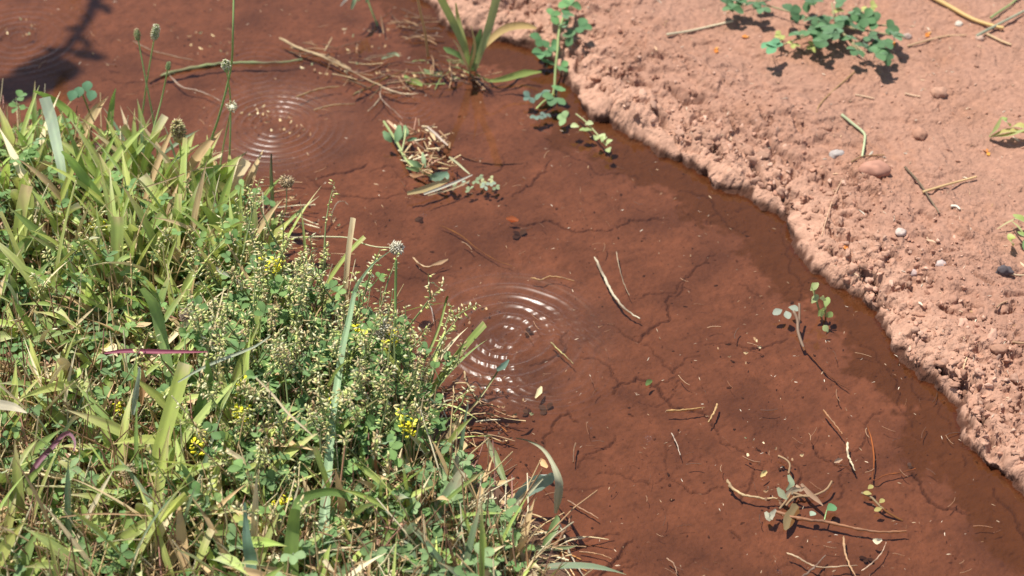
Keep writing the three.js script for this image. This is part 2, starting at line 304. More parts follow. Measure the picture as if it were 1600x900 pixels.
{
  const h = new Float32Array(NX * NZ).fill(NaN), col = new Float32Array(NX * NZ * 3), cls = new Uint8Array(NX * NZ), sA = new Float32Array(NX * NZ), hU = new Float32Array(NX * NZ), q = V(), PM = camera.projectionMatrix.clone().multiply(camera.matrixWorldInverse);
  for (let iz = 0; iz < NZ; iz++) for (let ix = 0; ix < NX; ix++) {
    const x = X0 + ix * STEP, z = Z0 + iz * STEP, k = iz * NX + ix;
    q.set(x, 0, z).applyMatrix4(PM);
    if (Math.abs(q.x) > 1.14 || q.y > 1.28 || q.y < -1.2) continue;
    const a = sR(x, z), b = sL(x, z);
    if (a < -0.02 && b > 0.03) continue;
    h[k] = hU[k] = H0(x, z, a, b); h[k] = a > -0.003 ? Math.max(h[k] - crackA[k], Math.min(h[k], 0.0046)) : h[k] - crackA[k];
    cls[k] = a > -0.003 ? 1 : 2;
    sA[k] = a; const c = soilColor(x, z, h[k], a, b, crackA[k]); col[k * 3] = c[0]; col[k * 3 + 1] = c[1]; col[k * 3 + 2] = c[2];
  }
  const make = (want, name, label, mat) => {
    const map = new Int32Array(NX * NZ).fill(-1), sv = [], gi = [], p = [], n = [], c = [], uv = [], idx = [];
    const vert = (k) => {
      if (map[k] >= 0) return map[k];
      const ix = k % NX, iz = (k / NX) | 0, hl = ix > 0 && !isNaN(h[k - 1]) ? h[k - 1] : h[k], hr = ix < NX - 1 && !isNaN(h[k + 1]) ? h[k + 1] : h[k], hu = iz > 0 && !isNaN(h[k - NX]) ? h[k - NX] : h[k], hd = iz < NZ - 1 && !isNaN(h[k + NX]) ? h[k + NX] : h[k];
      const nx = hl - hr, ny = 2 * STEP, nz = hu - hd, l = Math.hypot(nx, ny, nz);
      let ox = 0, oz = 0;
      if (want === 1 && hU[k] > 0.002 && sA[k] < 0.02) { // the lip leans out over the water here and there
        const x = X0 + ix * STEP, z = Z0 + iz * STEP, gx = (sA[k + 1] || sA[k]) - (sA[k - 1] || sA[k]), gz = (sA[k + NX] || sA[k]) - (sA[k - NX] || sA[k]), gl = Math.hypot(gx, gz) + 1e-9;
        const o = 0.0065 * clamp(0.1 + 1.6 * n3(x / 0.03, 95, z / 0.03), 0, 1) * sstep(0.0025, 0.006, hU[k]) * (1 - sstep(0.004, 0.02, sA[k])) + 0.0022 * n3(x / 0.009, 96, z / 0.009) * sstep(0.002, 0.005, hU[k]);
        ox = -gx / gl * o; oz = -gz / gl * o;
      }
      sv.push(sA[k]); gi.push(k); p.push(X0 + ix * STEP + ox, h[k], Z0 + iz * STEP + oz); n.push(nx / l, ny / l, nz / l); c.push(col[k * 3], col[k * 3 + 1], col[k * 3 + 2]); uv.push((X0 + ix * STEP) / 0.09, (Z0 + iz * STEP) / 0.09);
      return (map[k] = p.length / 3 - 1);
    };
    for (let iz = 0; iz < NZ - 1; iz++) for (let ix = 0; ix < NX - 1; ix++) {
      const k = iz * NX + ix; if (cls[k] !== want || isNaN(h[k]) || isNaN(h[k + 1]) || isNaN(h[k + NX]) || isNaN(h[k + NX + 1])) continue;
      const a = vert(k), b = vert(k + 1), e = vert(k + NX), f = vert(k + NX + 1); idx.push(a, e, b, b, e, f);
    }
    const g = new THREE.BufferGeometry();
    g.setAttribute('position', new THREE.Float32BufferAttribute(p, 3)); g.setAttribute('normal', new THREE.Float32BufferAttribute(n, 3)); g.setAttribute('color', new THREE.Float32BufferAttribute(c, 3)); g.setAttribute('uv', new THREE.Float32BufferAttribute(uv, 2)); g.setIndex(idx); if (want === 1) { // crumble the surface along its own normal, so that steep faces are rough too
      g.computeVertexNormals();
      for (let it = 0; it < 4; it++) { // let steep faces relax, so that their points spread down the slope
        const N = g.attributes.normal.array, A = g.attributes.position.array, B = Float32Array.from(A);
        for (let v = 0; v < gi.length; v++) {
          const w = (crackA[gi[v]] > 0.002 ? 0.12 : 0.7) * (1 - sstep(0.45, 0.85, N[v * 3 + 1])); if (w < 0.02 || A[v * 3 + 1] < 0.001) continue;
          const k = gi[v], nb = [map[k - 1], map[k + 1], map[k - NX], map[k + NX]]; if (nb.some((m) => !(m >= 0))) continue;
          for (let c = 0; c < 3; c++) A[v * 3 + c] += w * ((B[nb[0] * 3 + c] + B[nb[1] * 3 + c] + B[nb[2] * 3 + c] + B[nb[3] * 3 + c]) / 4 - B[v * 3 + c]);
        }
        g.computeVertexNormals();
      }
      const N = g.attributes.normal.array, A = g.attributes.position.array, K = g.attributes.color.array;
      for (let k = 0; k < A.length; k += 3) {
        const x = A[k], y = A[k + 1], z = A[k + 2]; if (y < 0.0015) continue;
        const m = sstep(0.0015, 0.006, y), rag = sstep(-0.25, 0.25, n3(x / 0.03, y / 0.03, z / 0.03));
        const c = Math.abs(n3(x / 0.006, y / 0.006 + 9, z / 0.006)), f = n3(x / 0.0029, y / 0.0029, z / 0.0029 + 4), o = m * lerp(1, 0.45, sstep(0.05, 0.15, sv[k / 3])) * (rag * (0.0034 * c + 0.0022 * Math.abs(f)) + 0.0018 * Math.abs(n3(x / 0.011, y / 0.011, z / 0.011 + 7)) + 0.0003 * f - 0.001);
        A[k] += N[k] * o; A[k + 1] += N[k + 1] * o; A[k + 2] += N[k + 2] * o;
        const t = 1 + m * (0.22 * n3(x / 0.004, y / 0.004 + 3, z / 0.004) + 0.12 * f); K[k] *= t; K[k + 1] *= t; K[k + 2] *= t;
      }
      g.computeVertexNormals();
    }
    const m = new THREE.Mesh(g, mat); m.name = name; m.castShadow = m.receiveShadow = true; scene.add(m);
    tag(m, label, null, null, 'structure');
  };
  make(1, 'mud_bank', 'crumbling dry red mud bank beside the pond', M.bank);
  make(2, 'pond_bed', 'cracked red-brown mud bed under the shallow water', M.bed);
  // the rest of the ground: fine enough under the grass, coarse beyond the frame, out to the horizon
  const onFine = (x, z) => { q.set(x, 0, z).applyMatrix4(PM); return Math.abs(q.x) < 1.1 && q.y < 1.24 && q.y > -1.16; };
  const xs = [], zs = [];
  for (const s of [-1, 1]) for (const v of [200, 60, 20, 8, 3, 1.4, 0.9, 0.7]) { xs.push(s * v); zs.push(s * v); }
  for (let v = -0.6; v <= 0.6001; v += 0.006) { xs.push(v); zs.push(v); }
  xs.sort((a, b) => a - b); zs.sort((a, b) => a - b);
  const g = new THREE.BufferGeometry(), p = [], c = [], uv = [], idx = [];
  zs.forEach((z) => xs.forEach((x) => {
    const far = Math.max(Math.abs(x), Math.abs(z)) > 0.61, a = far ? 0.3 : sR(x, z), b = far ? 0.3 : sL(x, z), y = far ? 0.034 : H0(x, z, a, b) - (b > 0.034 ? 0 : a > -0.05 && x < X1 - 0.012 && z > Z0 + 0.012 && z < Z1 - 0.012 && onFine(x, z) ? 0.03 : 0.002);
    p.push(x, y, z); uv.push(x / 0.09, z / 0.09); c.push(...soilColor(x, z, y, a, b, 0));
  }));
  for (let i = 0; i < zs.length - 1; i++) for (let j = 0; j < xs.length - 1; j++) { const k = i * xs.length + j; idx.push(k, k + xs.length, k + 1, k + 1, k + xs.length, k + xs.length + 1); }
  g.setAttribute('position', new THREE.Float32BufferAttribute(p, 3)); g.setAttribute('color', new THREE.Float32BufferAttribute(c, 3)); g.setAttribute('uv', new THREE.Float32BufferAttribute(uv, 2)); g.setIndex(idx); g.computeVertexNormals();
  const m = new THREE.Mesh(g, M.bank); m.name = 'ground'; m.receiveShadow = true; scene.add(m);
  tag(m, 'brown soil under the grass and beyond', null, null, 'structure');
}

// ------------------------------------------------------------------ water: one sheet with rings of ripples
const RINGS = [ // picture place, wavelength mm, reach mm, inner mm, slope, warp
  [[792, 524], 11.5, 84, 7, 0.35, 0.6], [[822, 556], 13, 60, 6, 0.06, 0.8], [[850, 520], 9.5, 40, 4, 0.1, 0.4], [[745, 560], 10.5, 46, 5, 0.05, 0.5], [[778, 489], 3.4, 10, 1.5, 0.2, 0],
  [[432, 196], 7.2, 74, 16, 0.38, 0.12], [[395, 182], 6.5, 48, 10, 0.08, 0.3], [[1013, 688], 4, 11, 2, 0.2, 0], [[30, 60], 8.5, 70, 10, 0.17, 0.4], [[860, 570], 6.5, 70, 40, 0.22, 0.2], [[640, 165], 6.5, 34, 4, 0.24, 0.3], [[400, 110], 7, 50, 6, 0.14, 0.3],
].map(([c, l, R, r0, s, w]) => { const p = P(...c); return { x: p.x, z: p.z, k: 2 * Math.PI / (l / 1000), R: R / 1000, r0: r0 / 1000, a: s * l / 1000 / (2 * Math.PI), w }; });
M.water.roughnessMap = (() => { // the rings carry finer ripples, which scatter what they mirror
  const n = 512, d = new Uint8Array(n * n * 4), L = RINGS.filter((g) => g.R > 0.02);
  for (let j = 0; j < n; j++) for (let i = 0; i < n; i++) { const x = -0.56 + 1.12 * i / n, z = -0.5 + 0.86 * j / n; let v = 0.035; for (const g of L) v = Math.max(v, 0.3 * Math.min(1, g.a / 0.0004) * (1 - sstep(g.R * 0.8, g.R * 1.4, Math.hypot(x - g.x, z - g.z)))); const k = (j * n + i) * 4; d[k] = d[k + 1] = d[k + 2] = v * 255; d[k + 3] = 255; }
  const t = new THREE.DataTexture(d, n, n); t.magFilter = THREE.LinearFilter; t.needsUpdate = true; return t;
})();
{
  const st = 0.0011, xa = -0.56, za = -0.5, nx = Math.floor(1.12 / st), nz = Math.floor(0.86 / st), map = new Map(), p = [], n = [], idx = [], uv = [], q = V(), PM = camera.projectionMatrix.clone().multiply(camera.matrixWorldInverse);
  const hw = (x, z) => {
    let h = 0.00006 * n3(x / 0.03, 80, z / 0.03) + 0.00003 * n3(x / 0.012, 82, z / 0.02);
    for (const g of RINGS) {
      const dx = x - g.x, dz = z - g.z, r = Math.hypot(dx, dz); if (r > g.R * 1.5) continue;
      const th = Math.atan2(dz, dx), rw = r + g.w * 0.0028 * n3(Math.cos(th) * 1.6 + g.x * 40, Math.sin(th) * 1.6, r / 0.02), ph = Math.cos(rw * g.k), sharp = ph + 0.3 * Math.cos(2 * rw * g.k);
      h += g.a * sharp * sstep(g.r0 * 0.3, g.r0, r) * (1 - sstep(g.R * 0.45, g.R * 1.15, r)) * (0.95 + 0.25 * n3(dx / 0.02, 90, dz / 0.02));
    }
    return h;
  };
  const vert = (ix, iz) => {
    const key = iz * 4096 + ix; let k = map.get(key); if (k !== undefined) return k;
    const x = xa + ix * st, z = za + iz * st, e = 0.0004, y = hw(x, z), a = (hw(x - e, z) - hw(x + e, z)) / (2 * e), b = (hw(x, z - e) - hw(x, z + e)) / (2 * e), l = Math.hypot(a, 1, b);
    k = p.length / 3; p.push(x, y, z); uv.push((x + 0.56) / 1.12, (z + 0.5) / 0.86); n.push(a / l, 1 / l, b / l); map.set(key, k); return k;
  };
  for (let iz = 0; iz < nz; iz++) for (let ix = 0; ix < nx; ix++) {
    const x = xa + (ix + 0.5) * st, z = za + (iz + 0.5) * st; q.set(x, 0, z).applyMatrix4(PM);
    if (Math.abs(q.x) > 1.1 || q.y > 1.25 || q.y < -1.12) continue;
    if (sR(x, z) > 0.012 || sL(x, z) > 0.03) continue;
    const a = vert(ix, iz), b = vert(ix + 1, iz), c = vert(ix, iz + 1), d = vert(ix + 1, iz + 1); idx.push(a, c, b, b, c, d);
  }
  const g = new THREE.BufferGeometry(); g.setAttribute('position', new THREE.Float32BufferAttribute(p, 3)); g.setAttribute('normal', new THREE.Float32BufferAttribute(n, 3)); g.setAttribute('uv', new THREE.Float32BufferAttribute(uv, 2)); g.setIndex(idx);
  const m = new THREE.Mesh(g, M.water); m.name = 'water'; m.receiveShadow = true; scene.add(m);
  tag(m, 'shallow rippled pond water over red mud', null, null, 'structure');
}
// ------------------------------------------------------------------ colours of living and dry plant matter
const K = {
  blade: ['#b8cc66', '#c4d676', '#a6c05a', '#ccd674', '#8ca650'].map(C), bladeGrey: ['#7c9468', '#8aa078', '#6d8760'].map(C), reed: C('#d6e8c8'),
  clover: ['#668a46', '#74984e', '#5a7e40', '#80a058', '#688c4e'].map(C), greyClover: ['#7c9a60', '#8aa46e', '#6c8a52'].map(C), cream: ['#ece69e', '#e0e48e', '#f2eebc', '#ccd878', '#e4cc94'].map(C),
  yellow: ['#ece42c', '#e2d820', '#f2ec58'].map(C), straw: ['#cdb486', '#dcc89e', '#bca074', '#c8aa7c', '#e6d8b2'].map(C), brown: ['#8a6a4c', '#7a5a42', '#9c7a58', '#a6815c', '#6b4c38'].map(C),
  stalk: C('#88a060'), tan: C('#b89868'), pink: C('#7d3a4c'), white: C('#e4e0d0'), red: C('#8c4a34'),
};
const stemCol = (c, e = 0.12) => { const a = mul(c, 1 - e), b = mul(c, 1 + e); return (t) => mixc(a, b, t); };
const base = (px, py) => { const p = P(px, py, 0.008); p.y = H0(p.x, p.z) - 0.001; return p; };

// the marks in the grass that labels can point to
const MARKS = [['the pale broken reed blade', 84, 220], ['the crossed ribwort flower stalks', 230, 140], ['the big brown seed head', 279, 195], ['the tall stalk at the water', 345, 190], ['the yellow flowers by the wide blades', 160, 355], ['the dry puffy flower head', 447, 290],
  ['the upper yellow flower spray', 432, 415], ['the white fluffy head', 622, 388], ['the grey-brown globe head', 289, 492], ['the magenta straw', 245, 549], ['the long curving reed', 520, 640], ['the cut upright stem', 615, 540], ['the cream leaf at the edge', 25, 635],
  ['the yellow flowers on the bush', 385, 650], ['the yellow flowers by the pond', 635, 660], ['the folded magenta leaf', 88, 700], ['the tan ball-shaped head', 203, 738], ['the pale fluffy spike', 408, 735], ['the grey twisted leaf', 213, 590], ['the bent grey straw', 345, 560],
  ['the low yellow flowers', 447, 785], ['the curled grey-green leaf', 840, 748], ['the hanging looped stem', 868, 730], ['the wide green sheath', 405, 850], ['the lone yellow floret', 315, 697], ['the muddy corner', 700, 840], ['the open pond edge', 700, 700]];
const taken = new Set(), shared = {};
function placeLabel(what, px, py, group) {                                 // says what sets one plant of many apart: the marks it stands beside
  const near = MARKS.map(([t, x, y]) => ({ t, dx: px - x, dy: (py - y), d: Math.hypot(px - x, py - y) })).sort((a, b) => a.d - b.d), side = (m) => Math.abs(m.dx) > Math.abs(m.dy) ? (m.dx > 0 ? 'right of ' : 'left of ') : m.dy > 0 ? 'below ' : 'above ';
  const tries = [];
  for (let i = 0; i < 4; i++) tries.push(`${what} ${near[i].d < 45 ? 'just ' : ''}${side(near[i])}${near[i].t}`);
  for (let i = 0; i < 5; i++) for (let j = i + 1; j < 9; j++) tries.push(`${what} ${side(near[i])}${near[i].t}, ${side(near[j])}${near[j].t.replace('the ', '')}`);
  for (let i = 0; i < 8; i++) tries.push(`${what} between ${near[i].t.replace('the ', '')} and ${near[i + 1].t.replace('the ', '')}`);
  const l = tries.find((x) => !taken.has(x) && x.split(/\s+/).length <= 16) ?? tries[0];
  taken.add(l); return [l, group];
}

// ------------------------------------------------------------------ plant builders
function strapLeaf(g, at, az, len, wid, el, bend, col, { dryTip = 0.25, ribs = true, twist = 0, shape } = {}) {
  const pts = [], n = 10, d = flat(az); let p = at.clone(), e = el; const seg = len / n;
  for (let k = 0; k <= n; k++) { pts.push(p.clone()); p.addScaledVector(d, Math.cos(e) * seg).add(V(0, Math.sin(e) * seg, 0)); e -= bend / n * (0.5 + k / n); }
  const tip = pick(K.straw), cut = rnd() < 0.1, w = shape ?? ((t) => wid * (0.5 + 0.5 * Math.sin(Math.min(1, t * 2) * 1.571)) * (cut ? 1 : 1 - 0.96 * Math.pow(sstep(0.62, 1.02, t), 1.4))), k0 = rr(0.85, 1.12), sp = rr(0, 9);
  g.ribbon(pts, w, (t, c) => { let q = mul(col, k0 * (0.88 + 0.2 * t) * (c === 0 ? 1.15 : Math.abs(c) === 0.5 ? 0.92 : 1)); q = mixc(q, tip, clamp(sstep(1 - dryTip, 1.05, t + 0.12 * n3(c * 3, sp, t * 5)), 0, 0.9)); return n3(c * 4, sp + 3, t * 14) > 0.42 ? mixc(q, K.brown[0], 0.55) : q; }, { up: V(0, 1, 0).addScaledVector(d, -0.6).normalize(), fold: rr(0.15, 0.5), cols: 5, rib: ribs ? wid * 0.06 : 0, twist });
  return pts;
}
function tuft(px, py, { n = 6, len = 0.06, wid = 0.0038, lean = null, cols = K.blade, el = [0.85, 1.4], name = 'plantain_tuft', what = 'green plantain tuft', cat = 'plantain', group = 'plantain tufts in the grass', dry = 0.15 } = {}) {
  const at = base(px, py), L = placeLabel(what, px, py - len / mm(px, py) * 0.45, group), o = thing(name, L[0], cat, at, L[1]), a0 = lean ?? rr(0, 6.28);
  for (let k = 0; k < n; k++) {
    const g = new Geo(), az = lean === null ? a0 + k * 2.4 + rr(-0.4, 0.4) : lean + rr(-1.1, 1.1), dead = rnd() < dry;
    strapLeaf(g, at.clone().add(V(rr(-0.003, 0.003), 0, rr(-0.003, 0.003))), az, len * rr(0.65, 1.2), wid * rr(0.65, 1.15), rr(...el), rr(0.1, 0.9), dead ? pick(K.straw) : mul(pick(cols), rr(0.85, 1.15)), { dryTip: dead ? 1.3 : rnd() < 0.4 ? 0.3 : 0.06, twist: rr(-1.1, 1.1) });
    g.build('leaf', dead ? M.dry : M.leaf, o);
  }
  return o;
}
function sprig(px, py, { len = 0.06, leaves = 7, size = 0.0062, cols = K.clover, what = 'trefoil clover sprig', group = 'clover sprigs in the grass', tilt = rr(0.5, 1.3) } = {}) {
  const at = base(px, py), L = placeLabel(what, px, py - len / mm(px, py) * 0.4, group), o = thing('clover_sprig', L[0], 'clover', at, L[1]), d = flat(rr(0, 6.28));
  const c = [at, at.clone().addScaledVector(d, len * 0.3 * Math.cos(tilt)).add(V(0, len * 0.45, 0)), at.clone().addScaledVector(d, len * Math.cos(tilt)).add(V(0, len * Math.sin(tilt), 0))], pts = smooth(c, 10);
  new Geo().tube(pts, (t) => 0.0007 * (1.1 - 0.6 * t), stemCol(C('#6c7a4c')), 5).build('stem', M.stem, o);
  for (let k = 0; k < leaves; k++) {
    const g = new Geo(), t = 0.3 + 0.7 * k / (leaves - 1), q = pts[Math.min(10, Math.round(t * 10))], az = rr(0, 6.28), pd = flat(az).add(V(0, rr(0.2, 0.9), 0)).normalize(), pl = size * rr(0.5, 1.6), e = q.clone().addScaledVector(pd, pl), col = pick(cols);
    g.tube([q, e], () => 0.0003, stemCol(col), 4);
    g.trefoil(e, flat(az).add(V(0, rr(-0.2, 0.5), 0)).normalize(), V(rr(-0.5, 0.5), 1, rr(-0.3, 0.7)).normalize(), size * rr(0.8, 1.25), col);
    g.build('leaf', M.herb, o);
  }
  return o;
}
function raceme(g, a, dir, len, yellow, density = 1) {
  const n = Math.round(len / 0.0013 * density), aged = rnd() < 0.25 ? K.brown[rnd() < 0.5 ? 2 : 3] : null, end = a.clone().addScaledVector(dir, len);
  g.tube([a, a.clone().lerp(end, 0.5).add(V(rr(-1, 1), 0, rr(-1, 1)).multiplyScalar(len * 0.05)), end], (t) => 0.00045 * (1.1 - 0.7 * t), stemCol(C('#90a060')), 4);
  for (let k = 0; k < n; k++) {
    const t = (k + rnd()) / n, q = a.clone().lerp(end, t), s = rndDir(); s.addScaledVector(dir, -s.dot(dir)).normalize();
    const d = s.clone().add(V(0, -0.5 + 0.5 * t, 0)).addScaledVector(dir, 0.3).normalize();
    g.bit(q.addScaledVector(s, 0.0003), d, rr(0.003, 0.0058), rr(0.0005, 0.001), yellow ? pick(K.yellow) : mul(aged && rnd() < 0.7 ? mixc(pick(K.cream), aged, 0.7) : pick(K.cream), rr(0.65, 1.05)));
  }
}
function sweetClover(px, py, { h = 0.075, branches = 3, yellow = 0, lean = rr(0, 6.28), what = 'bushy sweet clover with cream seed spikes' } = {}) {
  const at = base(px, py), L = placeLabel(what, px, py - h / mm(px, py) * 0.6, 'sweet clover plants of the flowering bush'), o = thing('sweet_clover', L[0], 'sweet clover', at, L[1]);
  for (let b = 0; b < branches; b++) {
    const d = flat(lean + (b / branches) * 6.28 + rr(-0.5, 0.5)), hh = h * rr(0.65, 1.1), sp = rr(0.15, 0.5) * hh, top = at.clone().addScaledVector(d, sp).add(V(0, hh, 0)), pts = smooth([at, at.clone().addScaledVector(d, sp * 0.3).add(V(0, hh * 0.5, 0)), top], 8);
    new Geo().tube(pts, (t) => 0.0009 * (1.1 - 0.5 * t), stemCol(C('#7d8a58')), 5).build('stem', M.stem, o);
    for (let k = 0; k < 3; k++) {
      const g = new Geo(), q = pts[ri(1, 7)], az = rr(0, 6.28), pd = flat(az).add(V(0, rr(0.1, 0.8), 0)).normalize(), e = q.clone().addScaledVector(pd, rr(0.004, 0.012)), col = pick(K.clover);
      g.tube([q, e], () => 0.0003, stemCol(col), 4); g.trefoil(e, pd, V(rr(-0.5, 0.5), 1, rr(-0.2, 0.7)).normalize(), rr(0.005, 0.0085), col, {}); g.build('leaf', M.herb, o);
    }
    for (let k = 0; k < (b % 2 ? 2 : 3); k++) {
      const g = new Geo(), q = k ? pts[ri(4, 8)] : pts[8], dir = d.clone().multiplyScalar(rr(0, 0.7)).add(V(rr(-0.3, 0.3), 1, rr(-0.3, 0.3))).normalize();
      raceme(g, q, dir, rr(0.009, 0.03), false, rr(0.5, 1.2)); g.build('flower_spike', M.petal, o);
    }
  }
  return o;
}
function yellowSpray(px, py, h, label, n = 2) {
  const top = P(px, py, h), o = thing('yellow_flower', label, 'flower', V(top.x + rr(-0.004, 0.004), 0.01, top.z + rr(0, 0.006)));
  for (let k = 0; k < n; k++) {
    const a = P(px + rr(-9, 9), py + 14 + rr(-6, 6), h - 0.002), dir = V(rr(-0.4, 0.4), 1, rr(-0.3, 0.2)).normalize(), g = new Geo(), len = rr(0.011, 0.018);
    new Geo().tube(smooth([o.position, o.position.clone().lerp(a, 0.6).add(V(rr(-0.003, 0.003), 0, 0)), a], 6), () => 0.0005, stemCol(C('#7d8a58')), 5).build('stem', M.stem, o);
    for (let j = 0; j < 15; j++) { const s = rndDir(); s.addScaledVector(dir, -s.dot(dir)).normalize(); const q = a.clone().addScaledVector(dir, len * j / 15), c = pick(K.yellow); g.bit(q, s.clone().add(V(0, -0.1, 0)).normalize(), 0.0036, 0.0007, c); if (j % 2) g.leaflet(q.clone().addScaledVector(s, 0.0016), s.clone().add(V(0, 0.8, 0)).normalize(), V(0, 1, 0).addScaledVector(s, -0.7).normalize(), 0.0028, 0.0012, c); }
    g.build('flower_spike', M.petal, o);
  }
}
function seedHead(g, a, dir, len, r, cols, n = 90, fluff = 0) {              // an egg-shaped spike of many florets
  g.lump(a.clone().addScaledVector(dir, len / 2), r * 0.6, len * 0.46, r * 0.6, cols[0], 0.1, 1);
  const S = V(1, 0, 0).addScaledVector(dir, -dir.x).normalize(), U = V().crossVectors(dir, S);
  for (let k = 0; k < n; k++) {
    const t = (k + 0.5) / n, a2 = k * 2.399, w = Math.sin(Math.PI * clamp(0.12 + 0.8 * t, 0, 1)), s = S.clone().multiplyScalar(Math.cos(a2)).addScaledVector(U, Math.sin(a2));
    const q = a.clone().addScaledVector(dir, len * t).addScaledVector(s, r * 0.5 * w);
    g.bit(q, s.clone().addScaledVector(dir, 0.5 + rr(-0.2, 0.3)).normalize(), r * rr(0.45, 0.75) * (1 + fluff * rnd()), r * 0.16 * (1 - 0.5 * fluff), mul(pick(cols), rr(0.85, 1.1)));
  }
}
function stalk(name, label, category, pxs, h0, h1, { r = 0.0009, col = K.stalk, head, part = 'stem', f = 1 } = {}) {
  const pts = rise(pxs, h0, h1, f), o = thing(name, label, category, pts[0].clone());
  const P2 = smooth(pts, 14);
  new Geo().tube(P2, (t) => r * (1.15 - 0.35 * t), stemCol(col, 0.08), 7).build(part, M.stem, o);
  if (head) { const g = new Geo(), dir = P2[14].clone().sub(P2[12]).normalize(); seedHead(g, P2[14].clone().addScaledVector(dir, -head.len * 0.1), head.dir ?? dir, head.len, head.r, head.cols, head.n ?? 90, head.fluff ?? 0); g.build('seed_head', M.petal, o); }
  return o;
}

// ------------------------------------------------------------------ the grass mat
const inPx = (poly) => { let x0 = 1e9, x1 = -1e9, y0 = 1e9, y1 = -1e9; for (const [x, y] of poly) { x0 = Math.min(x0, x); x1 = Math.max(x1, x); y0 = Math.min(y0, y); y1 = Math.max(y1, y); } for (;;) { const x = rr(x0, x1), y = rr(y0, y1); if (inside(poly, x, y)) return [x, y]; } };
const spread = (poly, n, gap) => { const got = []; for (let k = 0; k < n * 30 && got.length < n; k++) { const q = inPx(poly); if (got.every((b) => Math.hypot(b[0] - q[0], b[1] - q[1]) > gap)) got.push(q); } return got; };
const ZONE = {
  a: [[-40, 230], [50, 232], [190, 262], [290, 310], [390, 385], [410, 530], [-40, 530]], aEdge: [[250, 300], [330, 320], [415, 400], [440, 470], [400, 500], [300, 400]],
  b: [[400, 470], [500, 520], [620, 590], [690, 660], [700, 740], [560, 790], [420, 790], [340, 650], [350, 530]], c: [[-40, 530], [340, 530], [420, 760], [430, 990], [-40, 990]],
  wide: [[-260, 200], [60, 222], [195, 255], [310, 312], [405, 400], [470, 470], [600, 552], [660, 615], [676, 705], [755, 790], [815, 855], [845, 920], [860, 1150], [-260, 1150]],
  d: [[430, 800], [560, 800], [690, 760], [760, 800], [810, 860], [830, 920], [830, 990], [430, 990]], all: [[-60, 215], [60, 222], [195, 255], [310, 312], [405, 400], [470, 470], [600, 552], [660, 615], [676, 705], [755, 790], [815, 855], [845, 920], [850, 1010], [-60, 1010]],
};
reseed(11);
function scatter(name, label, n, geo, mat, place, cols) {
  const m = new THREE.InstancedMesh(geo, mat, n), d = new THREE.Object3D(), c = new THREE.Color();
  for (let k = 0; k < n; k++) { place(d, k); d.updateMatrix(); m.setMatrixAt(k, d.matrix); const q = mul(pick(cols), rr(0.7, 1.15)); m.setColorAt(k, c.setRGB(q[0], q[1], q[2])); }
  m.name = name; m.castShadow = m.receiveShadow = true; scene.add(m); return tag(m, label, null, null, 'stuff');
}
const one = () => [1, 1, 1];
const curl = (() => { const g = new Geo(); g.ribbon([V(-0.5, 0, 0), V(-0.2, 0.1, 0.05), V(0.15, 0.12, 0), V(0.5, -0.02, -0.06)], (t) => 0.16 * Math.sin(0.3 + t * 2.5), one, { cols: 3, fold: -0.5, twist: 1.1 }); return g.geometry(); })();
const shortBlade = (() => { const g = new Geo(); g.ribbon([V(0, 0, 0), V(0.03, 0.35, 0), V(0.1, 0.7, 0.02), V(0.24, 1, 0.03)], (t) => 0.035 * (1.02 - t * t), one, { cols: 3, fold: 0.4, up: V(0.5, 0.3, 1) }); return g.geometry(); })();
const smallTref = (() => { seed = 77; const g = new Geo(); g.trefoil(V(0, 1, 0), V(1, 0.2, 0).normalize(), V(0, 1, 0), 0.7, [1, 1, 1]); g.tube([V(0, 0, 0), V(0, 1, 0)], () => 0.03, one, 3); return g.geometry(); })();
reseed(21);
scatter('dry_litter', 'tan and brown dead leaf litter between the grass plants', 19000, curl, M.dry, (d) => { const q = inPx(ZONE.wide), p = base(...q), s = rr(0.005, 0.024); d.position.set(p.x, p.y + rr(0.001, 0.016), p.z); d.rotation.set(rr(-0.7, 0.7), rr(0, 6.28), rr(-0.6, 0.6)); d.scale.set(s, s * rr(0.5, 1), s * rr(0.3, 0.9)); }, [...K.straw, ...K.brown, C('#9a6a54'), C('#b08870')]);
scatter('short_grass', 'short thin green blades filling the grass mat', 6000, shortBlade, M.leaf, (d) => { const q = inPx(ZONE.wide), p = base(...q), s = rr(0.016, 0.036); d.position.copy(p); d.rotation.set(rr(-0.5, 0.5), rr(0, 6.28), rr(-0.7, 0.4)); d.scale.set(s, s, s * rr(0.8, 1.8)); }, [...K.blade, ...K.blade, ...K.bladeGrey, K.straw[1], K.straw[0]]);
scatter('ground_clover', 'low blue-green clover leaves filling the grass mat', 2000, smallTref, M.herb, (d) => { const q = inPx(ZONE.wide), p = base(...q); const s = rr(0.006, 0.012); d.position.set(p.x, p.y + rr(0, 0.016), p.z); d.rotation.set(rr(-0.5, 0.6), rr(0, 6.28), rr(-0.5, 0.5)); d.scale.set(s, s * rr(0.8, 1.6), s); }, [...K.clover, ...K.clover, ...K.greyClover]);
scatter('dry_stems', 'thin tan dead stems tangled through the grass mat', 6600, (() => { const g = new Geo(); g.tube([V(0, 0, 0), V(0.03, 0.4, 0.02), V(0.02, 0.7, 0), V(0.06, 1, -0.02)], (t) => 0.011 * (1.1 - 0.5 * t), one, 4); return g.geometry(); })(), M.stem, (d) => { const q = inPx(ZONE.wide), p = base(...q), s = rr(0.025, 0.065); d.position.copy(p); d.rotation.set(rr(-1.1, 1.1), rr(0, 6.28), rr(-1.1, 1.1)); d.scale.set(s, s, s); }, [...K.straw, ...K.brown, C('#b08070')]);

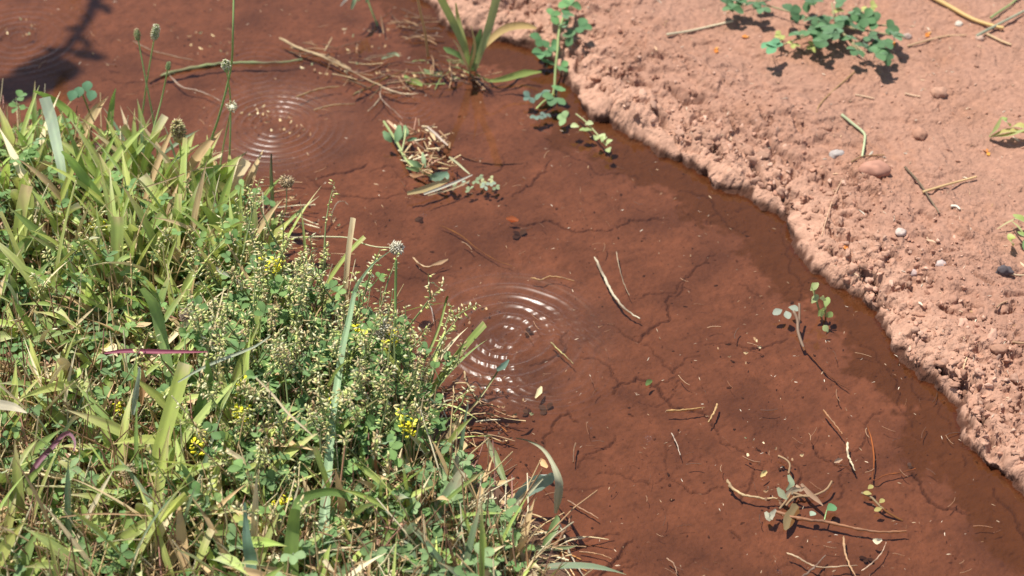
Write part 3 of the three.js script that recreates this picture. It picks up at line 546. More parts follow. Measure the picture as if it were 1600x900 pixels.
reseed(31);
const tone = () => pick([['bright green', K.blade], ['green', K.blade], ['dark green', K.blade.map((c) => mul(c, 0.75))], ['yellowish', K.blade.map((c) => mixc(c, C('#b0a850'), 0.4))]]);
for (const [x, y] of spread(ZONE.a, 56, 29)) { const [t, cols] = tone(), n = ri(4, 7); tuft(x, y, { n, len: rr(0.06, 0.095), wid: rr(0.0028, 0.0044), cols, el: [0.9, 1.4], what: `${t} broad-leaved plantain tuft` }); }
for (const [x, y] of spread(ZONE.aEdge, 8, 30)) { const [t, cols] = tone(); tuft(x, y, { n: ri(4, 6), len: rr(0.05, 0.07), wid: 0.0046, cols, lean: rr(-0.9, 0.3), el: [0.7, 1.2], what: `${t} wide-leaved plantain leaning over water` }); }
for (const [x, y] of spread(ZONE.c, 48, 36)) { const [t, cols] = tone(), n = ri(4, 7); tuft(x, y, { n, len: rr(0.06, 0.095), wid: rr(0.003, 0.0046), cols, el: [0.45, 1.25], what: `${t} sprawling plantain tuft` }); }
for (const [x, y] of spread(ZONE.b, 9, 50)) { const [t, cols] = tone(); tuft(x, y, { n: ri(3, 5), len: rr(0.05, 0.075), wid: 0.004, cols, el: [0.8, 1.4], what: `${t} plantain tuft under sweet clover` }); }
for (const [x, y] of spread(ZONE.d, 34, 33)) { const g = rnd() < 0.6; tuft(x, y, { n: ri(3, 6), len: rr(0.04, 0.068), wid: rr(0.0025, 0.004), cols: g ? K.bladeGrey : K.blade, el: [0.3, 1.3], dry: 0.55, what: g ? 'half-dry grey-green grass tuft' : 'green plantain tuft with dead blades', name: g ? 'grass_tuft' : 'plantain_tuft', cat: g ? 'grass tuft' : 'plantain', group: g ? 'half-dry grass tufts' : 'plantain tufts in the grass' }); }
for (const [x, y] of spread(ZONE.all, 52, 46)) { const pale = rnd() < 0.3; tuft(x, y, { n: ri(4, 8), len: rr(0.055, 0.095), wid: rr(0.0013, 0.0022), cols: pale ? [...K.bladeGrey, K.straw[1], K.straw[4]] : K.blade, el: [0.6, 1.45], dry: 0.2, name: 'grass_tuft', cat: 'grass tuft', what: pale ? 'pale narrow-bladed grass tuft' : 'green narrow-bladed grass tuft', group: 'narrow grass tufts' }); }
reseed(41);
for (const [x, y] of spread(ZONE.a, 26, 36)) sprig(x, y, { len: rr(0.045, 0.075), leaves: ri(5, 8), size: rr(0.0055, 0.0075) });
for (const [x, y] of spread(ZONE.b, 12, 40)) sprig(x, y, { len: rr(0.045, 0.07), leaves: ri(6, 9), size: rr(0.006, 0.008), what: 'leafy blue-green clover sprig' });
for (const [x, y] of spread(ZONE.c, 22, 46)) sprig(x, y, { len: rr(0.03, 0.055), leaves: ri(4, 7), size: rr(0.0055, 0.0075), cols: rnd() < 0.5 ? K.greyClover : K.clover, what: 'low clover sprig over dry litter' });
for (const [x, y] of spread(ZONE.d, 20, 42)) sprig(x, y, { len: rr(0.03, 0.05), leaves: ri(5, 8), size: rr(0.0055, 0.008), cols: K.greyClover, what: 'grey-green clover sprig among dry grass' });
reseed(51);
for (const [x, y] of spread(ZONE.b, 40, 26)) sweetClover(x, y, { h: rr(0.055, 0.085), branches: ri(3, 4) });
for (const [x, y] of [[90, 470], [150, 440], [170, 500], [215, 470], [60, 520], [330, 460], [370, 500], [300, 640], [230, 700], [360, 760], [170, 690], [390, 820], [310, 860], [20, 930], [120, 850], [450, 860], [520, 880]]) sweetClover(x, y, { h: rr(0.04, 0.06), branches: 2, what: 'small seeding sweet clover in the grass' });
for (const [x, y, h, l, n] of [[160, 350, 0.05, 'yellow flower spray among wide blades near the pale reed blade', 2], [432, 412, 0.075, 'tallest yellow flower spray at the top of the clover bush', 3], [565, 513, 0.07, 'tiny yellow flower beside the long curving reed', 1], [600, 540, 0.07, 'yellow flowers left of the cut upright stem', 1], [618, 522, 0.072, 'yellow flowers touching the cut upright stem', 2], [532, 628, 0.06, 'yellow flowers just right of the long curving reed', 2], [385, 648, 0.06, 'yellow flower spray left of the long curving reed', 3], [370, 602, 0.06, 'small yellow flower spray on the left of the bush', 2], [634, 660, 0.058, 'yellow flower spray at the pond-side foot of the bush', 3], [447, 782, 0.04, 'low yellow flower near the bottom of the long reed', 2], [314, 697, 0.045, 'pale yellow flower among clover left of the bush', 2], [190, 632, 0.04, 'faint yellow flower under the grey twisted leaf', 1]]) yellowSpray(x, y, h, l, n);
reseed(61);
for (const [x, y] of spread(ZONE.all, 72, 34)) {
  const at = base(x, y), az = rr(0, 6.28), len = rr(0.045, 0.085), d = flat(az).multiplyScalar(rr(0.2, 0.9)).add(V(0, 1, 0)).normalize(), col = pick([...K.straw, C('#b08268')]), L = placeLabel('dry tan stalk', x + d.x * len * 0.5 / mm(x, y), y - d.y * len * 0.38 / mm(x, y), 'dry stalks in the grass'), o = thing('dry_stalk', L[0], 'dry stalk', at, L[1]);
  const pts = smooth([at, at.clone().addScaledVector(d, len * 0.5).add(V(rr(-0.004, 0.004), 0, rr(-0.004, 0.004))), at.clone().addScaledVector(d, len)], 8);
  new Geo().tube(pts, (t) => 0.0008 * (1.1 - 0.6 * t), stemCol(col, 0.2), 5).build('stem', M.stem, o);
  if (rnd() < 0.45) { const g = new Geo(); raceme(g, pts[6], d, 0.012, false, 0.5); g.build('seed_spike', M.petal, o); }
}

// ------------------------------------------------------------------ the marked plants of the grass
reseed(71);
const green = [C('#8a9c64'), C('#97a76c'), C('#7d8f58')], white = [C('#dcd9bc'), C('#e6e2cc'), C('#b9b98c'), C('#c8c4a0')], seedy = [C('#a8985c'), C('#c0b478'), C('#8c7a48'), C('#d0c690'), C('#a8b070')], dryHead = [C('#b09a74'), C('#a08864'), C('#c2ac86')], fluffy = [C('#d9d2bc'), C('#e4dfcc'), C('#c2b79a')];
stalk('ribwort_stalk', 'left of two crossed ribwort stalks, with a tan-green head', 'flower stalk', [[247, 245], [239, 184], [228, 126], [216, 62]], 0.015, 0.115, { r: 0.0007, head: { len: 0.0095, r: 0.0028, cols: [...green, ...dryHead] } });
stalk('ribwort_stalk', 'taller of two crossed ribwort stalks, ringed with white stamens', 'flower stalk', [[213, 235], [223, 173], [231, 118], [241, 60]], 0.015, 0.12, { r: 0.0007, head: { len: 0.0135, r: 0.0038, cols: [...green, ...white, ...white], n: 120 } });
stalk('ribwort_stalk', 'ribwort stalk with a smooth green unopened head', 'flower stalk', [[224, 275], [231, 234], [252, 157], [262, 108]], 0.012, 0.11, { r: 0.0007, head: { len: 0.0085, r: 0.0024, cols: green, n: 60 } });
stalk('tall_grass_stalk', 'tallest green stalk, curving up past the top of the photo', 'flower stalk', [[308, 305], [325, 234], [344, 176], [361, 105], [364, 50], [366, -60]], 0.012, 0.21, { r: 0.0009, col: C('#7d9458') });
stalk('ribwort_stalk', 'ribwort stalk with white-ringed head touching the tallest stalk', 'flower stalk', [[354, 295], [359, 234], [360, 157], [354, 108]], 0.012, 0.14, { r: 0.0007, head: { len: 0.0135, r: 0.0036, cols: [...green, ...white, ...white], n: 120 } });
stalk('ribwort_stalk', 'short stalk with a small whorl of pale florets', 'flower stalk', [[338, 300], [348, 234], [357, 190], [362, 168]], 0.012, 0.10, { r: 0.0006, head: { len: 0.004, r: 0.0045, cols: [...white, ...dryHead], n: 40, fluff: 0.6 } });
stalk('seed_spike', 'big brown knobbly seed spike above the upper grass', 'seed head', [[281, 300], [283, 250], [280, 216]], 0.012, 0.07, { r: 0.0009, head: { len: 0.0245, r: 0.0062, cols: [...seedy, ...dryHead], n: 190 } });
stalk('seed_stalk', 'nodding stalk with a dry puffy tan head beside the water', 'seed head', [[434, 400], [439, 351], [447, 325], [448, 292]], 0.012, 0.065, { r: 0.0005, col: C('#9aa070'), head: { len: 0.0075, r: 0.0055, cols: dryHead, n: 70, fluff: 0.5 } });
stalk('arching_stalk', 'arching pale stalk reaching over water with a white fluffy head', 'seed head', [[405, 392], [429, 379], [466, 371], [513, 370], [550, 372], [568, 381], [589, 386], [612, 387]], 0.03, 0.06, { r: 0.0006, col: C('#b3b088'), head: { len: 0.009, r: 0.0052, cols: fluffy, n: 90, fluff: 0.35 } });
stalk('cut_stem', 'bare green upright stem, cut off square at its top', 'stem', [[614, 690], [614, 624], [613, 553], [617, 511], [618, 454], [619, 406]], 0.012, 0.125, { r: 0.0011, col: C('#6f8a4c') });
stalk('globe_stalk', 'thin stalk with a small grey-brown globe head in the lower grass', 'seed head', [[290, 680], [289, 600], [289, 502]], 0.012, 0.085, { r: 0.0006, head: { len: 0.009, r: 0.0036, cols: [C('#a08c78'), C('#8c7864'), C('#b4a088')], n: 90, fluff: 0.3 } });
stalk('seed_stalk', 'tan ball-shaped dry head on a short stalk above the litter', 'seed head', [[214, 790], [206, 765], [203, 746]], 0.012, 0.045, { r: 0.0006, col: K.tan, head: { len: 0.0085, r: 0.0052, cols: dryHead, n: 80, fluff: 0.4, dir: V(0, 1, 0) } });
stalk('seed_stalk', 'pale fluffy spike lying aslant left of the long reed', 'seed head', [[440, 775], [425, 756], [412, 744]], 0.015, 0.04, { r: 0.0006, col: K.tan, head: { len: 0.013, r: 0.0042, cols: fluffy, n: 120, fluff: 0.5, dir: V(-0.5, 0.75, -0.3).normalize() } });
stalk('seed_stalk', 'white flower tuft standing left of the cut upright stem', 'flower', [[600, 610], [600, 560], [599, 524]], 0.02, 0.07, { r: 0.0006, head: { len: 0.012, r: 0.006, cols: fluffy, n: 90, fluff: 0.3 } });
stalk('seed_stalk', 'tan tufted dry head at the bottom edge of the grass', 'seed head', [[236, 960], [234, 920], [233, 896]], 0.012, 0.03, { r: 0.0006, col: K.tan, head: { len: 0.008, r: 0.0052, cols: dryHead, n: 80, fluff: 0.4 } });

// strips: a leaf or straw traced along the photograph; [h0, h1] its heights, w half widths in mm along it
function strip(name, label, category, pxs, h0, h1, ws, col, { mat = M.leaf, fold = 0.3, up, f = 1, n = 16, twist = 0, tip, cols = 5, group } = {}) {
  const pts = smooth(Array.isArray(h0) ? pxs.map(([x, y], i) => P(x, y, h0[i])) : rise(pxs, h0, h1, f), n), g = new Geo(), k = rr(0, 50);
  const w = (t) => { const u = t * (ws.length - 1), i = Math.min(ws.length - 2, Math.floor(u)); return lerp(ws[i], ws[i + 1], u - i) / 1000; };
  g.ribbon(pts, w, (t, c) => { let q = mul(col, (0.92 + 0.12 * t) * (c === 0 ? 1.12 : Math.abs(c) === 0.5 ? 0.94 : 1) * (1 + 0.12 * n3(c * 5, k, t * 9))); return tip ? mixc(q, tip, sstep(0.55, 1, t + 0.1 * c)) : q; }, { up: up ?? V(0, 0.6, 1).normalize(), fold, cols, twist, rib: 0.00008 });
  return g.alone(name, mat, label, category, group);
}
strip('reed_blade', 'pale blue-green reed blade with a broken top, highest on the left', 'blade', [[104, 330], [101, 296], [96, 262], [88, 222], [80, 185], [70, 152]], 0.03, 0.11, [1.2, 2.6, 3.4, 4.2, 4.6, 4.4], K.reed, { fold: 0.15 });
strip('reed_blade', 'long blue-green reed blade running from bottom edge to the water', 'blade', [[501, 940], [502, 897], [508, 795], [513, 730], [518, 671], [529, 587], [536, 540], [547, 492], [555, 453], [563, 438], [584, 411], [610, 392]], 0.02, 0.15, [3.4, 3.5, 3.3, 2.8, 2.5, 2.3, 2.1, 1.8, 1.4, 1.1, 0.6, 0.2], C('#a6c494'), { fold: 0.45, n: 30 });
strip('magenta_straw', 'dark magenta straw lying level across the grass', 'straw', [[163, 552], [195, 549], [245, 550], [290, 550], [324, 550]], 0.082, 0.084, [0.7, 1.5, 1.6, 1.1, 0.4], K.pink, { mat: M.stem, fold: 0.7, up: V(0, 1, 0.6).normalize() });
strip('magenta_leaf', 'folded magenta leaf with pale edges in the lower-left grass', 'leaf', [[44, 750], [60, 722], [80, 700], [96, 682], [108, 676], [118, 690], [116, 705]], 0.05, 0.075, [1.6, 1.8, 1.7, 1.5, 1.5, 1.0, 0.4], C('#8c5468'), { mat: M.leaf, fold: 0.6 });
strip('cream_leaf', 'cream dead leaf jutting in from the left edge', 'leaf', [[-30, 628], [0, 632], [22, 636], [42, 645]], 0.075, 0.07, [2.6, 3.4, 2.8, 0.4], C('#d8ccae'), { mat: M.dry, fold: 0.1 });
strip('grey_leaf', 'silvery grey twisted leaf right of the dry litter', 'leaf', [[208, 648], [211, 620], [214, 595], [217, 574]], 0.05, 0.085, [1.0, 2.0, 1.6, 1.0], C('#a4b0a0'), { fold: 0.6, twist: 1.2 });
strip('tan_leaf', 'rolled tan dead leaf beside the silvery grey one', 'leaf', [[221, 632], [223, 610], [224, 588], [222, 575]], 0.05, 0.08, [0.8, 2.2, 1.6, 0.5], C('#c09468'), { mat: M.dry, fold: 0.5 });
strip('grey_straw', 'pale grey straw bent low across the bush', 'straw', [[278, 597], [310, 578], [345, 562], [372, 552], [400, 540], [422, 525]], 0.085, 0.1, [0.5, 0.9, 1.1, 1.0, 0.8, 0.3], C('#a9b094'), { mat: M.dry });
strip('wide_sheath', 'wide bright green blade standing by the bottom of the long reed', 'blade', [[456, 915], [455, 870], [458, 825], [462, 795]], 0.03, 0.08, [4.6, 4.6, 4.2, 3.2], C('#7f9b45'), { fold: 0.2 });
strip('bent_blade', 'green blade arched over behind the long reed', 'blade', [[462, 800], [470, 780], [490, 772], [515, 768], [540, 774], [548, 782]], 0.065, 0.06, [3, 3.2, 3, 2.6, 2, 1], C('#6f8f3a'), { fold: 0.3 });
strip('blue_blade', 'blue-green spear blade leaning by the bottom edge', 'blade', [[410, 930], [395, 880], [387, 850], [384, 815], [382, 785]], 0.03, 0.085, [3.6, 4.6, 3.2, 1.6, 0.8], C('#7ea088'), { fold: 0.2 });
strip('spear_leaf', 'long green spear leaf slanting below the bush', 'blade', [[345, 850], [325, 810], [305, 765], [290, 735], [282, 722]], 0.03, 0.08, [3.4, 3.6, 3, 1.8, 0.3], C('#78985a'), { fold: 0.3 });
strip('spear_leaf', 'broad green leaf beside the grey straw and the bush', 'blade', [[304, 690], [308, 660], [318, 625], [326, 590], [324, 562]], 0.03, 0.1, [2.6, 3.6, 4.0, 3.4, 0.6], C('#67893c'), { fold: 0.25 });
strip('strap_leaf', 'tall straight green leaf crossing the magenta straw', 'blade', [[276, 640], [264, 580], [252, 520], [240, 475], [222, 450]], 0.03, 0.11, [2.6, 3.6, 4.0, 3.8, 2.0], C('#86a258'), { fold: 0.2 });
strip('strap_leaf', 'long bright green leaf pointing up left of the big seed spike', 'blade', [[168, 330], [148, 300], [126, 270], [110, 248], [97, 236]], 0.04, 0.1, [3.6, 4, 3.6, 3, 1], C('#8fae58'), { fold: 0.25 });
strip('strap_leaf', 'arching bright leaf above the upper clover, tip by the water', 'blade', [[130, 210], [112, 180], [90, 160], [68, 148], [52, 142]], 0.05, 0.085, [2.6, 3.4, 2.8, 2, 0.4], C('#8fb04c'), { fold: 0.2 });
strip('strap_leaf', 'upright bright leaf beside the tuft of clover at the water', 'blade', [[176, 230], [172, 195], [176, 160], [181, 138]], 0.03, 0.085, [2.4, 2.8, 2, 0.3], C('#7fa04a'), { fold: 0.3 });
strip('strap_leaf', 'broad leaf leaning out over the pond below the tallest stalk', 'blade', [[272, 345], [290, 308], [312, 282], [332, 266], [347, 258]], 0.02, 0.07, [3, 4.4, 5, 3.8, 0.5], C('#7d9c50'), { fold: 0.25 });
strip('strap_leaf', 'yellowing leaf drooping over the pond with an orange spot', 'leaf', [[306, 306], [322, 296], [342, 292], [362, 292]], 0.05, 0.04, [3.2, 5, 4.4, 0.8], C('#a9ac58'), { fold: 0.1, tip: C('#b8a868') });
strip('strap_leaf', 'broad leaf leaning right over the water below the yellowing one', 'blade', [[345, 370], [358, 345], [372, 325], [386, 312]], 0.03, 0.06, [3.4, 4.8, 4.2, 0.6], C('#84a058'), { fold: 0.2 });
strip('strap_leaf', 'upright broad yellow-green leaf at the edge of the water', 'blade', [[336, 440], [340, 395], [336, 350], [318, 322]], 0.02, 0.07, [3.2, 4.6, 4.2, 1.6], C('#93a850'), { fold: 0.15 });
strip('looped_stem', 'grey dead stem looped over the water at the grass corner', 'stem', [[806, 684], [830, 690], [850, 703], [864, 725], [873, 750], [872, 775], [868, 802]], [0.02, 0.045, 0.055, 0.058, 0.052, 0.036, 0.012], 0, [0.5, 0.8, 1.2, 1.4, 2.6, 2.8, 0.8], C('#a3a183'), { mat: M.dry, fold: 0.4 });
strip('green_sheath', 'short green grass sheath hanging below the looped stem', 'blade', [[872, 806], [866, 822], [856, 842], [848, 858]], 0.016, 0.006, [1.4, 3, 2.6, 1.4], C('#7c9654'), { fold: 0.4 });
strip('curled_leaf', 'curled grey-green leaf reaching over the water', 'leaf', [[800, 790], [818, 768], [838, 752], [856, 742], [862, 738]], 0.015, 0.04, [2.2, 4.4, 6, 5.2, 2], C('#86a08c'), { fold: 0.6, twist: 0.4 });
strip('dead_blade', 'bleached dead blade lying under the curled leaf', 'blade', [[790, 815], [812, 782], [830, 765], [848, 748]], 0.02, 0.045, [1, 1.8, 1.5, 0.4], C('#c0bb98'), { mat: M.dry, fold: 0.4 });
strip('dead_blade', 'bleached zigzag blade at the muddy corner of the grass', 'blade', [[786, 868], [802, 846], [816, 822], [826, 800], [830, 790]], 0.015, 0.03, [1, 2, 1.6, 1.2, 0.3], C('#cdbf9e'), { mat: M.dry, fold: 0.4 });
strip('fallen_blade', 'pale fallen blade flat along the mud below the grass corner', 'blade', [[760, 868], [800, 862], [840, 856], [880, 856], [902, 852]], 0.01, 0.008, [2, 2.6, 2, 1.6, 0.4], C('#9cab78'), { fold: 0.3 });
strip('upright_blade', 'fluted dark-tipped blade standing at the pond edge of the grass', 'blade', [[730, 850], [722, 800], [712, 755], [714, 712]], 0.012, 0.06, [1.8, 2.4, 2.2, 1.2], C('#808f62'), { fold: 0.5, tip: C('#5c5a44') });
strip('leaning_blade', 'half-submerged blade leaning into the pond beside the grass', 'blade', [[792, 760], [782, 735], [772, 710], [758, 680]], 0.02, 0.03, [1, 2.4, 2.6, 1], C('#88985c'), { fold: 0.3, tip: C('#6a5a3c') });
strip('lying_blade', 'pale green blade slanting at the bottom edge near the corner', 'blade', [[672, 910], [690, 893], [708, 882], [722, 878]], 0.02, 0.025, [2.4, 3.4, 2.8, 1], C('#9cb878'), { fold: 0.3 });
strip('dry_straw', 'long tan straw reaching over the water below the tall stalk', 'straw', [[205, 299], [260, 282], [310, 264], [345, 260], [378, 258]], 0.065, 0.06, [0.5, 0.6, 0.5, 0.4, 0.3], C('#b39a74'), { mat: M.dry });
strip('dry_straw', 'thin level straw across the low grass at the bottom left', 'straw', [[92, 808], [140, 803], [190, 803], [238, 806]], 0.07, 0.07, [0.4, 0.6, 0.6, 0.3], C('#b8946c'), { mat: M.dry });
strip('dry_straw', 'pale straw slanting down beside the bush and globe head', 'straw', [[350, 450], [335, 510], [318, 570], [300, 640], [290, 690]], 0.09, 0.03, [0.4, 0.7, 0.7, 0.7, 0.4], C('#d0bf96'), { mat: M.dry });
strip('dry_straw', 'grey-tan straw slanting across the foot of the bush', 'straw', [[400, 590], [425, 615], [450, 645], [475, 668], [490, 682]], 0.095, 0.085, [0.5, 0.8, 0.8, 0.6, 0.3], C('#b4a684'), { mat: M.dry });
strip('dry_straw', 'thick reddish straw standing under the bush near the pond', 'straw', [[598, 790], [592, 750], [585, 715], [582, 690]], 0.015, 0.06, [0.9, 1.2, 1.2, 0.9], C('#b47c54'), { mat: M.dry, fold: 0.8 });
strip('dark_blade', 'narrow dark-tipped green blade rising from the water by the grass', 'blade', [[427, 372], [426, 320], [424, 275], [424, 240]], 0.0, 0.07, [1.6, 1.6, 1.3, 0.6], C('#8f9a68'), { fold: 0.5, tip: C('#4c4438') });
strip('brown_shoot', 'bare brown shoot with a trefoil tip leaning over the pond', 'shoot', [[700, 672], [735, 640], [770, 592], [782, 572]], 0.01, 0.05, [0.7, 0.8, 0.7, 0.5], C('#8f8a5c'), { mat: M.stem, fold: 0.8 });
strip('shoot_tip', 'small trefoil leaf tip above the ring of ripples', 'leaf', [[776, 578], [786, 572], [795, 562]], 0.05, 0.052, [1.2, 2.2, 0.6], C('#6f9078'), { fold: 0.3 });
strip('pond_shoot', 'green shoot rising from the bush over the rippled water', 'shoot', [[650, 580], [672, 545], [688, 505], [697, 470], [700, 462]], 0.03, 0.075, [1.2, 1.1, 0.9, 0.8, 0.7], C('#84904e'), { mat: M.stem, fold: 0.8 });
for (const [a, b, l] of [[[700, 500], [747, 475], 'cream seed spike reaching farthest over the rippled water'], [[695, 510], [706, 478], 'short cream seed spike on the green pond shoot'], [[640, 505], [650, 540], 'drooping cream seed spike between cut stem and pond shoot']]) {
  const g = new Geo(), p = P(...a, 0.06), q = P(...b, 0.07); raceme(g, p, q.clone().sub(p).normalize(), q.distanceTo(p), false, 1); g.alone('seed_spike', M.petal, l, 'seed spike');
}
{ const at = base(140, 200), o = thing('clover_sprig', 'dark clover sprig standing highest at the water edge by the reed', 'clover', at), t = P(128, 145, 0.08);
  new Geo().tube(smooth([at, at.clone().lerp(t, 0.5).add(V(0.003, 0, 0)), t], 8), () => 0.0007, stemCol(C('#6c7a4c')), 5).build('stem', M.stem, o);
  for (const [x, y] of [[136, 136], [122, 145], [110, 150], [140, 150]]) { const g = new Geo(); g.leaflet(P(x, y + 8, 0.078), V(rr(-0.3, 0.3), 0.6, -0.6).normalize(), V(0, 0.7, 0.7).normalize(), 0.009, 0.0045, C('#4f7a55')); g.build('leaf', M.herb, o); } }
// ------------------------------------------------------------------ the far tuft, the weeds on the bank
reseed(81);
function stripPart(g, pxs, hs, ws, col, o = {}) { const pts = smooth(pxs.map(([x, y], i) => P(x, y, Array.isArray(hs) ? hs[i] : hs)), 12), w = (t) => { const u = t * (ws.length - 1), i = Math.min(ws.length - 2, Math.floor(u)); return lerp(ws[i], ws[i + 1], u - i) / 1000; }; g.ribbon(pts, w, (t, c) => mul(col, (0.9 + 0.15 * t) * (c === 0 ? 1.1 : 1)), { up: V(0, 0.6, 1).normalize(), fold: 0.4, cols: 3, ...o }); return g; }
{
  const o = thing('pond_grass_tuft', 'grass tuft rooted in the shallow water at the far bank', 'grass tuft', P(735, 112, 0));
  const blades = [[[[734, 110], [727, 78], [708, 35], [686, -8]], [0, 0.03, 0.055, 0.085], [1, 2.4, 3.2, 3.2], '#8a9c58'], [[[742, 112], [750, 84], [766, 35], [778, -12]], [0, 0.03, 0.06, 0.09], [1, 2.6, 3.4, 3.4], '#94a468'], [[[736, 110], [728, 70], [716, 30], [712, 4]], [0, 0.03, 0.05, 0.065], [0.8, 1.6, 1.8, 0.5], '#a0a860'], [[[740, 110], [740, 90], [746, 65], [752, 45]], [0, 0.02, 0.035, 0.05], [1.4, 3, 3.4, 1], '#5f8048'],
    [[[728, 98], [715, 85], [700, 78], [693, 74]], [0.008, 0.016, 0.02, 0.022], [0.8, 2.4, 2.6, 0.6], '#6f8f4c'], [[[734, 112], [725, 92], [716, 72], [708, 62]], [0.002, 0.02, 0.035, 0.045], [1, 1.4, 1.2, 0.3], '#c4ac7c'], [[[750, 82], [758, 70], [775, 54], [795, 42], [822, 40], [838, 44]], [0.02, 0.035, 0.04, 0.04, 0.04, 0.038], [1.5, 2.5, 3, 3.4, 3, 1], '#b89c64'], [[[744, 116], [765, 126], [790, 122], [820, 114], [846, 112]], [0.001, 0.003, 0.004, 0.006, 0.01], [0.8, 1.2, 2.6, 3.2, 0.6], '#94a850'], [[[730, 112], [738, 95], [742, 70], [736, 40]], [0, 0.02, 0.04, 0.06], [0.8, 1.4, 1.2, 0.3], '#b0a068']];
  for (const [p, h, w, c] of blades) stripPart(new Geo(), p, h, w, C(c)).build('blade', C(c)[0] > 0.4 ? M.dry : M.leaf, o);
}
{ const p = P(669, 88, 0), g = new Geo(); g.tube(smooth([p, P(664, 50, 0.03), P(653, 0, 0.07), P(648, -40, 0.1)], 10), () => 0.0011, stemCol(K.tan, 0.2), 6); g.alone('dry_stalk', M.stem, 'dry tan stalk standing in water left of the far grass tuft', 'dry stalk', undefined); }
for (const [pts, w, c, l] of [[[[632, 118], [640, 126], [652, 128], [660, 134]], [0.8, 3, 3, 0.8], '#86a24c', 'bright green leaf floating left of the far grass tuft'], [[[662, 108], [672, 113], [686, 116], [692, 112]], [0.6, 1.8, 2, 0.8], '#8aa068', 'pale green leaf bit floating at the foot of the far tuft'], [[[596, 92], [606, 87], [618, 84], [624, 88]], [0.8, 2, 1.6, 0.5], '#9cac84', 'pale leaf bit floating beside the long straw twig']]) { const g = stripPart(new Geo(), pts, 0.0012, w, C(c)); g.alone('floating_leaf', M.leaf, l, 'leaf'); }
{
  const o = thing('white_tipped_weed', 'pale-tipped weed hanging in at the top over the far water', 'weed', P(562, -20, 0));
  for (const [p, w, c] of [[[[560, -25], [545, -6], [532, 9]], [0.8, 1.6, 0.5], '#d4d4c0'], [[[562, -25], [556, -5], [549, 14]], [0.8, 2.4, 1], '#88a478'], [[[566, -25], [564, -10], [560, 2]], [0.8, 1.8, 0.6], '#94ac80'], [[[568, -25], [574, -8], [572, 4]], [0.8, 2, 0.6], '#7c9a6c']]) stripPart(new Geo(), p, [0.03, 0.03, 0.02], w, C(c)).build('leaf', M.leaf, o);
  new Geo().tube(smooth([P(590, 40, 0), P(578, 10, 0.015), P(565, -25, 0.03)], 6), () => 0.0008, stemCol(K.stalk), 5).build('stem', M.stem, o);
}
function trefoilPart(o, x, y, lift, size, col, az = rr(0, 6.28), name = 'leaf') {
  const q = onGround(x, y, lift), d = flat(az), nrm = V(rr(-0.35, 0.35), 1, rr(-0.2, 0.55)).normalize(), leaf = new Geo(), root = onGround(x + rr(-4, 4), y + 8, lift * 0.3);
  leaf.tube([root, q], () => 0.00035, stemCol(col), 4); const m = leaf.build(name, M.herb, o);
  const S = V().crossVectors(d, nrm).normalize();
  for (const a of [0, 1.3, -1.3]) { const g = new Geo(), e = d.clone().applyAxisAngle(nrm, a + rr(-0.15, 0.15)).addScaledVector(nrm, rr(-0.1, 0.25)).normalize(); g.leaflet(q, e, nrm.clone().addScaledVector(S, rr(-0.3, 0.3)).normalize(), size * rr(0.9, 1.1), size * rr(0.38, 0.46), mul(col, rr(0.85, 1.15)), { fold: rr(0.1, 0.4) }); g.build('leaflet', M.herb, m, o); }
}
